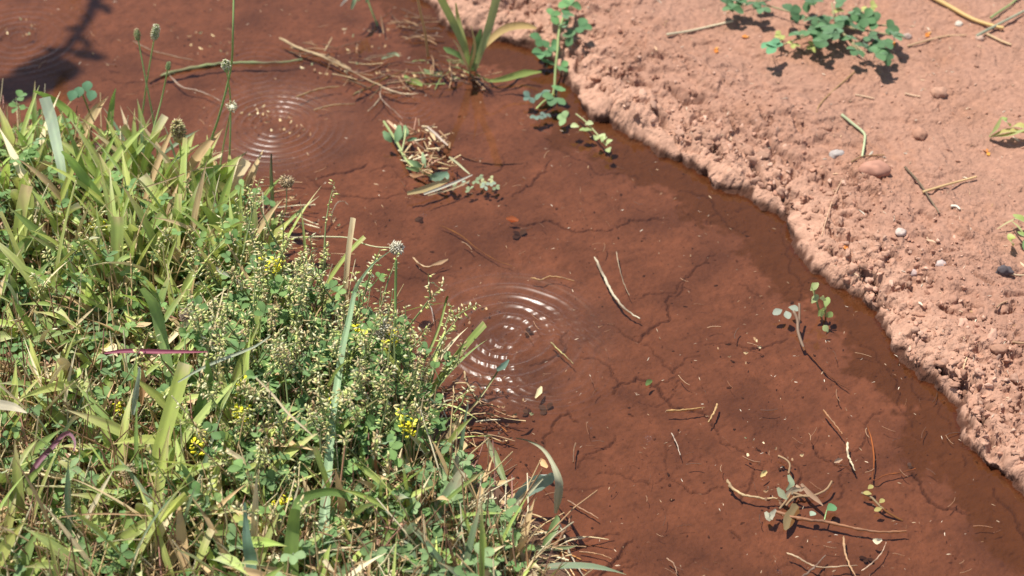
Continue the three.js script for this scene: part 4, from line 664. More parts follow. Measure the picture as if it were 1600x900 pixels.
{
  const o = thing('bank_clover', 'leafy green clover climbing the far edge of the bank', 'clover', P(866, 130, 0.004)), G = ['#558450', '#4e7a48', '#629254', '#5a8050'].map(C);
  const st = smooth([[866, 150, 0], [868, 108, 0.012], [871, 79, 0.016], [874, 47, 0.016], [886, 12, 0.02], [893, -20, 0.02]].map(([x, y, l]) => onGround(x, y, l)), 20);
  new Geo().tube(st, () => 0.0011, stemCol(C('#8c9c60')), 6).build('stem', M.stem, o);
  for (const [x, y, s, l] of [[892, 8, 0.0115, 0.024], [881, 24, 0.009, 0.02], [861, 24, 0.009, 0.02], [887, 39, 0.0085, 0.018], [906, 42, 0.0105, 0.02], [894, 57, 0.0085, 0.016], [847, 62, 0.0105, 0.02], [861, 73, 0.0085, 0.016], [848, 82, 0.0095, 0.016], [856, 98, 0.007, 0.01], [876, 104, 0.0085, 0.012]]) trefoilPart(o, x, y, l, s, pick(G));
  const p = thing('bank_clover', 'wet clover trailing in the water below the climbing one', 'clover', P(860, 150, 0));
  new Geo().tube(smooth([P(866, 132, 0.002), P(862, 150, 0.005), P(850, 158, 0.004), P(838, 170, 0.002)], 8), () => 0.0008, stemCol(C('#8c9c60')), 5).build('stem', M.stem, p);
  for (const [x, y, s, l, c] of [[871, 141, 0.007, 0.016, G[2]], [866, 153, 0.011, 0.014, G[3]], [846, 145, 0.008, 0.012, C('#5a8064')], [828, 152, 0.007, 0.012, C('#5c7868')], [838, 182, 0.006, 0.01, C('#667c6c')], [884, 185, 0.0075, 0.01, C('#88a46c')], [852, 178, 0.005, 0.01, C('#6c8474')]]) trefoilPart(p, x, y, l, s, c);
  const r = thing('pale_leaf_cluster', 'pale yellow-green withered leaves floating beyond the trailing clover', 'leaves', P(925, 205, 0.002));
  new Geo().tube(smooth([P(900, 178, 0.004), P(915, 190, 0.006), P(935, 212, 0.006), P(948, 228, 0.005)], 8), () => 0.0007, stemCol(C('#9ca070')), 5).build('stem', M.stem, r);
  for (const [x, y] of [[905, 198], [914, 195], [918, 206], [926, 204], [932, 212], [938, 210], [940, 222], [948, 226], [951, 231]]) { const g = new Geo(); g.leaflet(P(x, y, 0.008), flat(rr(0, 6.28)).add(V(0, 0.2, 0)).normalize(), V(rr(-0.5, 0.5), 1, rr(-0.3, 0.5)).normalize(), 0.0075, 0.003, mul(pick([C('#a9b878'), C('#b8c48c'), C('#98ac68')]), rr(0.9, 1.1)), { fold: 0.6 }); g.build('leaf', M.herb, r); }
  const c = thing('clover_clump', 'spreading dark green clover clump on the dry bank top', 'clover', onGround(1305, 45, 0)), D = ['#4c7444', '#466c40', '#547e4a', '#5a8054'].map(C);
  for (const e of [[1187, 5], [1209, 75], [1250, 56], [1392, 55], [1352, 85], [1300, 5], [1395, 40], [1340, 78]]) { const m = [(1305 + e[0]) / 2, (45 + e[1]) / 2 - 3]; new Geo().tube(smooth([onGround(1305, 40, 0.002), onGround(...m, 0.01), onGround(...e, 0.008)], 10), () => 0.0008, stemCol(C('#8c8460')), 5).build('stem', M.stem, c); }
  for (const [x, y, s] of [[1235, 18, 0.011], [1293, 40, 0.0115], [1249, 55, 0.01], [1272, 60, 0.01], [1290, 64, 0.0105], [1319, 32, 0.009], [1311, 52, 0.0085], [1351, 28, 0.0105], [1338, 40, 0.0095], [1369, 35, 0.0105], [1387, 44, 0.0095], [1396, 56, 0.0105], [1382, 66, 0.009], [1351, 74, 0.0085], [1368, 84, 0.0115], [1384, 90, 0.007], [1338, 78, 0.009], [1270, 4, 0.009], [1259, 2, 0.009], [1318, 4, 0.0085], [1375, 78, 0.009], [1262, 48, 0.008], [1300, 52, 0.008], [1330, 22, 0.008]]) trefoilPart(c, x, y, rr(0.014, 0.024), s, pick(D));
  for (let k = 0; k < 16; k++) { const q = inPx([[1240, 20], [1300, 30], [1360, 20], [1395, 50], [1385, 80], [1345, 70], [1300, 66], [1250, 60]]); trefoilPart(c, q[0], q[1], rr(0.006, 0.014), rr(0.007, 0.0095), mul(pick(D), 0.9)); }
  for (const [x, y] of [[1361, 10], [1355, 14], [1220, 55], [1240, 68], [1310, 18], [1270, 72]]) trefoilPart(c, x, y, 0.012, 0.006, C('#a8b060'));
  const s1 = thing('clover_clump', 'small clover sprig at the left foot of the bank clump', 'clover', onGround(1212, 72, 0));
  new Geo().tube([onGround(1222, 60, 0.002), onGround(1215, 68, 0.012)], () => 0.0007, stemCol(C('#7c8c50')), 5).build('stem', M.stem, s1);
  for (const [x, y, s] of [[1203, 67, 0.009], [1213, 74, 0.0105]]) trefoilPart(s1, x, y, 0.022, s, C('#5f9a6c'));
  const s2 = thing('clover_clump', 'clover runner left of the bank clump, cut by the top edge', 'clover', onGround(1150, 8, 0));
  for (const [x, y, s] of [[1135, 6, 0.009], [1144, 14, 0.0105], [1150, 2, 0.009], [1160, 6, 0.007], [1182, 4, 0.0095], [1190, 12, 0.009], [1192, -4, 0.009]]) trefoilPart(s2, x, y, 0.018, s, pick(D));
  new Geo().tube(smooth([onGround(1135, 5, 0.004), onGround(1165, 8, 0.006), onGround(1205, -10, 0.004)], 8), () => 0.0008, stemCol(C('#8c8460')), 5).build('stem', M.stem, s2);
  const w1 = thing('bank_weed', 'drying yellow-green weed at the right edge of the upper bank', 'weed', onGround(1560, 213, 0));
  for (const [p, l, w, col] of [[[[1545, 214], [1556, 202], [1565, 183]], [0.003, 0.012, 0.02], [0.6, 1.4, 0.4], '#98a460'], [[[1546, 215], [1575, 205], [1605, 208]], [0.003, 0.012, 0.01], [0.6, 2, 0.8], '#b0a860'], [[[1546, 214], [1575, 212], [1605, 202]], [0.002, 0.01, 0.015], [0.8, 1.6, 0.8], '#a4ac68'], [[[1565, 183], [1573, 190], [1578, 198]], [0.02, 0.018, 0.01], [0.6, 2.4, 0.5], '#a0b464'], [[[1580, 200], [1592, 197], [1608, 203]], [0.01, 0.014, 0.012], [0.6, 2.6, 1.4], '#b4b064']]) { const g = new Geo(), pts = smooth(p.map(([x, y], i) => onGround(x, y, l[i])), 8); g.ribbon(pts, (t) => lerp(w[0], w[2], t) / 1000 + Math.sin(t * 3.14) * w[1] / 1000, () => C(col), { cols: 3, fold: 0.4 }); g.build('leaf', M.herb, w1); }
  const w2 = thing('bank_weed', 'wilted weed at the right edge above the black stone', 'weed', onGround(1585, 355, 0));
  for (const [p, l, w, col] of [[[[1558, 358], [1578, 346], [1605, 336]], [0.003, 0.008, 0.01], [0.3, 0.5, 0.3], '#b8b080'], [[[1583, 335], [1592, 341], [1605, 348]], [0.012, 0.014, 0.01], [0.5, 2.4, 1.4], '#98a858'], [[[1578, 365], [1580, 374], [1582, 384]], [0.01, 0.012, 0.006], [0.6, 2.6, 0.6], '#b4bc60'], [[[1600, 375], [1603, 390], [1610, 398]], [0.01, 0.008, 0.006], [0.6, 1.8, 0.6], '#6c8c4c'], [[[1580, 345], [1594, 358], [1602, 372]], [0.008, 0.012, 0.008], [0.3, 0.6, 0.3], '#a0a468'], [[[1590, 362], [1600, 368], [1612, 366]], [0.01, 0.013, 0.008], [0.5, 2.2, 0.8], '#88a050']]) { const g = new Geo(), pts = smooth(p.map(([x, y], i) => onGround(x, y, l[i])), 8); g.ribbon(pts, (t) => lerp(w[0], w[2], t) / 1000 + Math.sin(t * 3.14) * w[1] / 1000, () => C(col), { cols: 3, fold: 0.4 }); g.build('leaf', M.herb, w2); }
}
// ------------------------------------------------------------------ stones, straws and bits on the bank
function stone(x, y, rx, ry, rz, col, label, sink = 0.42, rough = 0.22) { const q = onGround(x, y, 0), g = new Geo(); g.lump(q.clone().add(V(0, ry * (1 - sink * 2), 0)), rx, ry, rz, (d) => mul(col, 1 + 0.4 * n3(d.x * 3, d.y * 3 + x, d.z * 3)), rough, 3, x); g.alone('stone', M.stone, label, 'stone', undefined); }
stone(1308, 243, 0.0062, 0.0042, 0.0045, C('#a49a94'), 'smooth grey pebble on the bank below the pale bent straw');
stone(1467, 146, 0.0068, 0.005, 0.006, C('#a8806a'), 'brown pebble alone on the smooth upper bank');
stone(1437, 212, 0.006, 0.006, 0.007, C('#a07660'), 'muddy ridge-shaped stone below the brown pebble');
stone(1568, 426, 0.0062, 0.0044, 0.0042, C('#524a4c'), 'black stone near the right edge of the bank', 0.3, 0.35);
stone(1366, 268, 0.0125, 0.008, 0.008, C('#ab7c68'), 'large reddish stone half sunk in the bank', 0.42, 0.12);
stone(1562, 546, 0.0068, 0.0034, 0.0042, C('#9c745e'), 'flat brown stone on the bank above the lower cracks');
stone(1417, 58, 0.004, 0.003, 0.003, C('#a89488'), 'small pale pebble right of the bank clover clump');
stone(1530, 62, 0.004, 0.0035, 0.0035, C('#b89884'), 'small round pinkish pebble under the green stick');
stone(1470, 414, 0.004, 0.0032, 0.0036, C('#b8a49c'), 'whitish crumbly pebble in the middle of the bank');
stone(1407, 364, 0.0042, 0.003, 0.0036, C('#bca89c'), 'pale speckled pebble left of the dark crossed straw');
stone(1428, 427, 0.0036, 0.0028, 0.003, C('#b49c94'), 'pale pebble lower left of the whitish one');
stone(1498, 38, 0.0036, 0.0026, 0.003, C('#c4b8a8'), 'white pebble beside the thick yellow straw');
stone(1430, 516, 0.0034, 0.0026, 0.003, C('#a07c68'), 'small brown pebble near the bank edge cracks');
function groundTube(name, label, category, pxs, r, col, { lift = 0.001, arch = 0, mat = M.stem } = {}) { const pts = smooth(pxs.map(([x, y], i) => onGround(x, y, lift + arch * Math.sin(Math.PI * i / (pxs.length - 1)))), 12), g = new Geo(); g.tube(pts, (t) => r * (1 - 0.35 * t), stemCol(col, 0.15), 6); return g.alone(name, mat, label, category); }
groundTube('straw', 'pale green straw bent at a knee on the bank', 'straw', [[1315, 179], [1332, 193], [1350, 208], [1351, 220], [1347, 244]], 0.0014, C('#a8b088'), { lift: 0.0022 });
groundTube('straw', 'dark straw crossing under the tan one on the bank', 'straw', [[1414, 261], [1436, 285], [1450, 306], [1468, 333]], 0.0009, C('#6a5a44'), { lift: 0.0016, arch: 0.002 });
groundTube('straw', 'tan straw lying across the dark one on the bank', 'straw', [[1442, 300], [1475, 290], [1500, 283], [1526, 276]], 0.0011, C('#c0a070'), { lift: 0.003 });
groundTube('straw', 'pale straw left of the bank clover clump', 'straw', [[1042, 54], [1080, 48], [1110, 41], [1145, 33]], 0.0012, C('#c4b898'), { lift: 0.002 });
groundTube('straw', 'thick yellow straw across the top right of the bank', 'straw', [[1450, -8], [1480, 8], [1520, 30], [1550, 40], [1568, 44]], 0.0021, C('#c4a468'), { lift: 0.003 });
groundTube('stick', 'grey-green stick crossing the end of the yellow straw', 'stick', [[1526, 56], [1560, 38], [1585, 25], [1610, 12]], 0.0014, C('#8c9078'), { lift: 0.004 });
groundTube('stick', 'short green stick above the crossing one, near the corner', 'stick', [[1548, 28], [1565, 16], [1580, 6], [1600, -12]], 0.0012, C('#84945c'), { lift: 0.003 });
groundTube('straw', 'tan straw ending under the round pinkish pebble', 'straw', [[1542, 53], [1560, 62], [1580, 70]], 0.0012, C('#bca078'), { lift: 0.002 });
groundTube('straw', 'thin tan straw right of the clover clump', 'straw', [[1418, 72], [1450, 63], [1480, 56], [1510, 55]], 0.0009, C('#b49470'), { lift: 0.0016 });
groundTube('runner', 'thin brown runner creeping down from the clover clump', 'stem', [[1336, 112], [1315, 130], [1295, 148], [1280, 165], [1276, 175]], 0.0006, C('#9c7c50'), { lift: 0.0012 });
groundTube('straw', 'thin straw fixed in the slope above the pond edge', 'straw', [[1316, 280], [1302, 310], [1292, 340], [1284, 368]], 0.0005, C('#c09c7c'), { lift: 0.001 });
groundTube('twig', 'short brown twig beside the large reddish stone', 'twig', [[1330, 253], [1345, 245], [1360, 243], [1382, 242]], 0.0007, C('#8c6c48'), { lift: 0.002 });
groundTube('twig', 'small twig lying near the lower right of the bank', 'twig', [[1558, 480], [1565, 474], [1575, 470]], 0.0008, C('#9c7c60'), { lift: 0.002 });
groundTube('straw', 'white straw bit lying above the wilted weed', 'straw', [[1486, 322], [1494, 322], [1500, 327]], 0.0012, C('#d8ccb8'), { lift: 0.0015 });
groundTube('straw', 'tan straw half under the black stone', 'straw', [[1574, 428], [1590, 430], [1606, 430]], 0.0009, C('#c8b090'), { lift: 0.0015 });
groundTube('straw', 'tan straw slanting on the bank below the pale pebbles', 'straw', [[1505, 578], [1508, 566], [1511, 558]], 0.0007, C('#c8a880'), { lift: 0.0015 });
groundTube('twig', 'brown twig near the right edge, two cracks from the corner', 'twig', [[1582, 534], [1595, 536], [1608, 535]], 0.001, C('#9c7858'), { lift: 0.002 });
groundTube('straw', 'short straw in the middle of the upper bank', 'straw', [[1336, 148], [1352, 151], [1366, 154]], 0.0008, C('#c4a484'), { lift: 0.0012 });
groundTube('straw', 'short straw right of the others on the upper bank', 'straw', [[1414, 146], [1426, 149], [1438, 151]], 0.0008, C('#c4a484'), { lift: 0.0012 });
reseed(91);
const BANKPX = [[700, -20], [900, 100], [1000, 190], [1100, 240], [1240, 320], [1300, 420], [1400, 510], [1420, 560], [1510, 620], [1530, 690], [1610, 740], [1700, 740], [1700, -60], [700, -60]];
const clod = (() => { const g = new Geo(); g.lump(V(0, 0, 0), 1, 0.75, 0.9, [1, 1, 1], 0.55, 2, 5); return g.geometry(); })();
scatter('soil_crumbs', 'loose crumbs of red soil strewn over the bank', 6000, clod, M.stone, (d) => { let q, p; for (;;) { q = inPx(BANKPX); p = onGround(...q); const s = sR(p.x, p.z); if (s > 0.003 && rnd() < (s < 0.09 ? 1 : 0.35)) break; } const s = 0.0003 + (sR(p.x, p.z) < 0.06 ? 0.0022 : 0.0012) * Math.pow(rnd(), 6); d.position.set(p.x, p.y + s * 0.2, p.z); d.rotation.set(rr(0, 6), rr(0, 6), rr(0, 6)); d.scale.set(s * rr(0.7, 1.4), s * rr(0.6, 1), s); }, [C('#ac7f68'), C('#b98c75'), C('#c09a84'), C('#a57862')]);
scatter('soil_clods', 'small broken clods of red soil along the crumbling bank edge', 260, clod, M.bank, (d) => { let q, p; for (;;) { q = inPx(BANKPX); p = onGround(...q); const s = sR(p.x, p.z); if (s > 0.001 && s < 0.045 && rnd() < 0.02 / (s + 0.006)) break; } const s = rr(0.0012, 0.002) + 0.003 * Math.pow(rnd(), 3); d.position.set(p.x, p.y, p.z); d.rotation.set(rr(0, 6), rr(0, 6), rr(0, 6)); d.scale.set(s * rr(0.8, 1.4), s * rr(0.6, 1), s); }, [C('#b08872'), C('#b58d78'), C('#a87e68')]);
scatter('bank_chaff', 'fine pale straw bits and seed husks strewn over the bank', 620, curl, M.dry, (d) => { let q, p; do { q = inPx(BANKPX); p = onGround(...q); } while (sR(p.x, p.z) < 0.004); const s = rr(0.0012, 0.005) * (rnd() < 0.1 ? 2 : 1); d.position.set(p.x, p.y + 0.0005, p.z); d.rotation.set(rr(-0.3, 0.3), rr(0, 6.28), rr(-0.3, 0.3)); d.scale.set(s, s * 0.6, s * rr(0.2, 0.8)); }, [C('#d0b494'), C('#c8a480'), C('#dccab0'), C('#b08c64'), C('#c8bca8')]);
for (const [x, y, l] of [[1167, 59, 'orange petal on the bank beyond the pale straw'], [1120, 77, 'orange petal nearest the far bank edge'], [1397, 69, 'orange petal at the right of the clover clump'], [1316, 385, 'orange petal near the crumbling pond edge'], [1452, 53, 'orange petal below the thick yellow straw'], [1543, 238, 'small orange petal on the right of the bank']]) { const g = new Geo(), q = onGround(x, y, 0.001); g.leaflet(q, flat(rr(0, 6)), V(0.2, 1, 0.3).normalize(), 0.0048, 0.0022, C('#c8782c'), { fold: 0.5 }); g.leaflet(q, flat(rr(0, 6)), V(-0.3, 1, 0.1).normalize(), 0.0036, 0.0016, C('#d09038'), { fold: 0.5 }); g.alone('petal', M.petal, l, 'petal'); }

// ------------------------------------------------------------------ what floats on the pond or lies in it
reseed(101);
function pondTube(name, label, category, pxs, r, col, { y = 0.0006, mat = M.stem, taper = 0.5 } = {}) { const N = Math.max(18, pxs.length * 6), k = rr(0, 99), pts = smooth(pxs.map((q, i) => P(q[0], q[1], Array.isArray(y) ? y[i] : y)), N), g = new Geo(), R = r * 0.7, nodes = [0.22, 0.47, 0.71].map((t) => t + rr(-0.06, 0.06));
  pts.forEach((p, i) => p.add(V(R * 0.9 * n3(i * 0.45, k, 1), R * 0.35 * n3(i * 0.3, k, 8), R * 0.9 * n3(i * 0.45, k, 5))));
  g.tube(pts, (t) => R * (1 - taper * t) * (1 + 0.35 * n3(t * 14, k, 0) + (nodes.some((a) => Math.abs(t - a) < 0.02) ? 0.35 : 0)) * sstep(-0.04, 0.05, t), (t, j) => mul(mixc(col, K.brown[4], clamp(0.15 + 1.2 * n3(t * 5, k, 3), 0, 0.75)), 0.85 + 0.35 * n3(t * 16, k, j * 3)), 7); return g.alone(name, mat, label, category); }
pondTube('twig', 'bleached white twig floating in the middle of the pond', 'twig', [[929, 402], [942, 428], [953, 450], [966, 471], [982, 487], [1000, 498]], 0.0017, C('#c9bda0'));
pondTube('twig', 'small forked grey twig right of the bleached white twig', 'twig', [[963, 393], [966, 412], [971, 430], [976, 446], [984, 462]], 0.0006, C('#a89478'));
pondTube('twig', 'sunken brown twig below the big weed seedling', 'twig', [[1257, 545], [1272, 562], [1290, 582], [1308, 597], [1326, 608]], 0.0010, C('#6c4a34'), { y: -0.003 });
pondTube('twig', 'brown twig slanting below the sunken twig on the right', 'twig', [[1286, 640], [1298, 655], [1310, 670], [1316, 678]], 0.001, C('#a5744c'));
pondTube('straw', 'white straw sliver floating upright at the right of the pond', 'straw', [[1324, 690], [1325, 710], [1330, 722], [1336, 735]], 0.0013, C('#dac9a4'));
pondTube('straw', 'thin straw bent in a sharp V near the lower right', 'straw', [[1356, 665], [1364, 700], [1366, 726], [1365, 750], [1385, 742], [1410, 738], [1430, 732]], 0.0008, C('#a8764c'), { y: -0.001, taper: 0.3 });
pondTube('stem', 'pale worm-like stem floating with one curled end', 'stem', [[1137, 749], [1142, 760], [1155, 770], [1175, 776], [1195, 779], [1216, 778]], 0.0016, C('#c2a578'));
pondTube('stem', 'long reddish stem floating below the withered cluster', 'stem', [[1208, 798], [1240, 808], [1262, 812], [1290, 815], [1320, 822], [1350, 828], [1380, 831], [1416, 830]], 0.0017, C('#9a6844'));
pondTube('twig', 'short tan straw near the grass corner', 'straw', [[886, 781], [900, 790], [918, 800], [935, 810]], 0.001, C('#a87c5c'));
pondTube('straw', 'tan straw right of centre crossing a forked bit', 'straw', [[1040, 642], [1060, 641], [1080, 639], [1101, 636]], 0.0011, C('#b08850'));
pondTube('twig', 'small forked tan twig touching the end of that straw', 'twig', [[1121, 630], [1117, 642], [1111, 652], [1107, 660]], 0.0012, C('#c09c68'));
pondTube('straw', 'short green-tan straw crossing the ripple ring', 'straw', [[861, 535], [872, 546], [884, 557], [896, 568]], 0.0009, C('#b0a468'));
pondTube('stem', 'curving bottom straw near the lower edge of the pond', 'straw', [[1318, 838], [1320, 860], [1326, 880], [1338, 902]], 0.0012, C('#b89068'));
pondTube('stem', 'thin arched straw right of the curving bottom one', 'straw', [[1346, 892], [1365, 878], [1378, 863], [1385, 847]], 0.0007, C('#c4a488'));
pondTube('twig', 'forked pale twig at the bottom edge of the pond', 'twig', [[1229, 864], [1245, 870], [1262, 880], [1280, 886], [1310, 885], [1340, 884]], 0.001, C('#c4a884'));
pondTube('twig', 'dark twig tucked under the forked pale twig', 'twig', [[1250, 905], [1266, 892], [1278, 882], [1290, 868]], 0.0012, C('#806858'));
pondTube('straw', 'grey straw in the pond left of the sharp V', 'straw', [[1049, 676], [1056, 690], [1063, 711]], 0.0007, C('#c0ac98'));
pondTube('twig', 'dark straw below the grass corner near the looped stem', 'straw', [[899, 692], [897, 705], [895, 722]], 0.0009, C('#7c5c40'));
pondTube('twig', 'thin tan straw arching below the fluffy head', 'straw', [[688, 352], [720, 368], [745, 388], [770, 404], [800, 416]], 0.0007, C('#8a6c40'), { y: -0.002 });
pondTube('straw', 'wavy tan straw above the ripple ring', 'straw', [[830, 434], [845, 437], [858, 432], [875, 433], [897, 439]], 0.0009, C('#b08858'));
pondTube('straw', 'tan straw bit above the seed spike tips', 'straw', [[645, 402], [655, 412], [668, 417], [690, 408]], 0.001, C('#c8a880'));
pondTube('stem', 'green reed stem floating under the shadow at the far water', 'stem', [[250, 118], [290, 108], [330, 101], [362, 98], [400, 98], [440, 97], [472, 93]], 0.0021, C('#84925e'), { y: 0.0015 });
pondTube('stem', 'brown submerged reed continuing beside the green reed stem', 'stem', [[235, 128], [262, 116], [300, 106], [345, 101]], 0.0024, C('#5e4434'), { y: -0.005 });
pondTube('twig', 'long bleached straw twig floating in the far water', 'twig', [[436, 59], [460, 72], [500, 87], [530, 101], [562, 118], [595, 134]], 0.0018, C('#b59c74'), { y: 0.004 });
pondTube('twig', 'second bleached straw beside the long straw twig', 'twig', [[455, 74], [490, 82], [520, 92], [548, 108]], 0.0016, C('#a88c64'), { y: 0.002 });
pondTube('twig', 'short straw standing up from the long straw twig', 'straw', [[507, 80], [513, 70], [519, 58]], 0.001, C('#c4ac80'), { y: 0.008 });
pondTube('straw', 'pale straw tail at the right end of the straw twig', 'straw', [[596, 136], [615, 143], [635, 147], [653, 146]], 0.0014, C('#c8b08c'), { y: 0.003 });
pondTube('straw', 'thin reddish straw above the pale straw tail', 'straw', [[600, 139], [620, 137], [646, 135]], 0.0008, C('#b08870'), { y: 0.003 });
pondTube('twig', 'slim twig hanging from the straw twig towards the weed clump', 'twig', [[596, 136], [594, 150], [604, 163], [615, 172], [630, 187]], 0.0007, C('#a8907c'), { y: 0.002 });
pondTube('twig', 'pale twig branching left below the straw twig', 'twig', [[596, 150], [586, 163], [575, 174]], 0.0009, C('#b09c7c'), { y: 0.002 });
pondTube('stem', 'submerged green-brown stem beneath the straw tail', 'stem', [[550, 149], [575, 138], [600, 124], [640, 107]], 0.0017, C('#7c7444'), { y: -0.001 });
pondTube('twig', 'tan twig in the far ripples near the debris', 'twig', [[462, 152], [485, 143], [508, 137], [530, 135]], 0.0011, C('#a08458'));
pondTube('twig', 'thin tan twig crossing the upper ripple ring', 'twig', [[490, 172], [510, 166], [530, 163], [555, 162]], 0.0009, C('#a58a60'));
pondTube('twig', 'thin pale twig between the stalks and the ripples', 'twig', [[265, 118], [285, 136], [310, 142], [330, 150], [346, 159]], 0.001, C('#a8907c'));
pondTube('twig', 'brown twig behind the crossed flower stalks', 'twig', [[208, 64], [235, 78], [265, 86], [302, 94]], 0.001, C('#8c7058'));
pondTube('twig', 'dark sunken twig right of the floating weed clump', 'twig', [[715, 241], [741, 251], [770, 256], [800, 256], [824, 255]], 0.0014, C('#5c4030'), { y: -0.006 });
pondTube('twig', 'reddish bent twig above the straw tail', 'twig', [[545, 112], [570, 113], [590, 106], [606, 94]], 0.0014, C('#8a5a42'), { y: 0.001 });
pondTube('straw', 'long pale stem half sunk near the pond-side bush', 'stem', [[725, 580], [730, 598], [742, 618], [752, 632]], 0.0013, C('#b09870'));
pondTube('straw', 'grey straw standing in the water left of the ripples', 'straw', [[668, 470], [674, 482], [678, 505]], 0.0008, C('#a8988c'));
pondTube('straw', 'thin straw looped above the arching stalk', 'straw', [[517, 348], [520, 330], [528, 316], [538, 315], [544, 320]], 0.0006, C('#a89c84'), { y: [0, 0.01, 0.014, 0.012, 0.01] });
pondTube('straw', 'bleached straw bent over by the pond-side litter', 'straw', [[660, 664], [676, 648], [690, 632], [703, 625], [712, 627]], 0.001, C('#b8b090'), { y: [0.012, 0.03, 0.04, 0.042, 0.04] });
pondTube('twig', 'long thin tan twig below the bent grey straw at the bottom', 'twig', [[905, 862], [925, 864], [940, 867], [955, 873]], 0.0008, C('#b0845c'));
pondTube('twig', 'brown stick leaning at the mud below the looped stem', 'stick', [[862, 858], [876, 840], [886, 822], [893, 806]], 0.0016, C('#8c6444'), { y: [0.004, 0.008, 0.012, 0.014] });
pondTube('twig', 'grey forked root trailing from the looped stem', 'twig', [[872, 812], [880, 835], [888, 858], [896, 875], [905, 890], [914, 902]], 0.0011, C('#b0a088'), { y: 0.003 });
pondTube('straw', 'thin vertical twig sunk near the bottom of the pond', 'twig', [[1041, 872], [1052, 880], [1058, 896]], 0.0007, C('#a88468'));
{
  const o = thing('weed_seedling', 'pale green weed seedling standing in water beside the bank', 'weed', P(1282, 500, -0.003)), c = ['#9aac64', '#8ca058', '#a8b478'].map(C);
  new Geo().tube(smooth([P(1285, 502, -0.004), P(1277, 475, 0.012), P(1270, 452, 0.022)], 8), () => 0.0008, stemCol(C('#94905c')), 5).build('stem', M.stem, o);
  new Geo().tube(smooth([P(1290, 500, -0.004), P(1289, 480, 0.01), P(1286, 462, 0.018)], 8), () => 0.0008, stemCol(C('#94905c')), 5).build('stem', M.stem, o);
  for (const [x, y, h] of [[1266, 450, 0.024], [1272, 452, 0.024], [1268, 470, 0.014], [1286, 466, 0.02], [1290, 476, 0.014], [1283, 482, 0.01], [1292, 492, 0.006], [1278, 490, 0.006], [1286, 490, 0.008], [1294, 514, 0.002]]) { const g = new Geo(); g.leaflet(P(x, y + 4, h), flat(rr(0, 6.28)).multiplyScalar(0.6).add(V(0, 0.7, -0.3)).normalize(), V(rr(-0.4, 0.4), 0.8, 0.6).normalize(), rr(0.006, 0.009), 0.0026, pick(c)); g.build('leaf', M.herb, o); }
  const q = thing('weed_seedling', 'grey stalked seedling with a pale blue-green leaf in the pond', 'weed', P(1256, 548, 0));
  new Geo().tube(smooth([P(1257, 548, -0.002), P(1247, 518, 0.004), P(1246, 500, 0.008), P(1240, 486, 0.012)], 10), () => 0.0012, stemCol(C('#7c6450')), 6).build('stem', M.stem, q);
  new Geo().tube(smooth([P(1247, 520, 0.002), P(1249, 495, 0.008), P(1249, 474, 0.014)], 8), () => 0.0009, stemCol(C('#7c6450')), 6).build('stem', M.stem, q);
  for (const [x, y, a] of [[1222, 484, 2.6], [1232, 480, 0.3], [1228, 486, 1.4]]) { const g = new Geo(); g.leaflet(P(x, y, 0.006), flat(a), V(rr(-0.4, 0.4), 1, 0.3).normalize(), 0.008, 0.003, C('#98a290')); g.build('leaf', M.herb, q); }
}
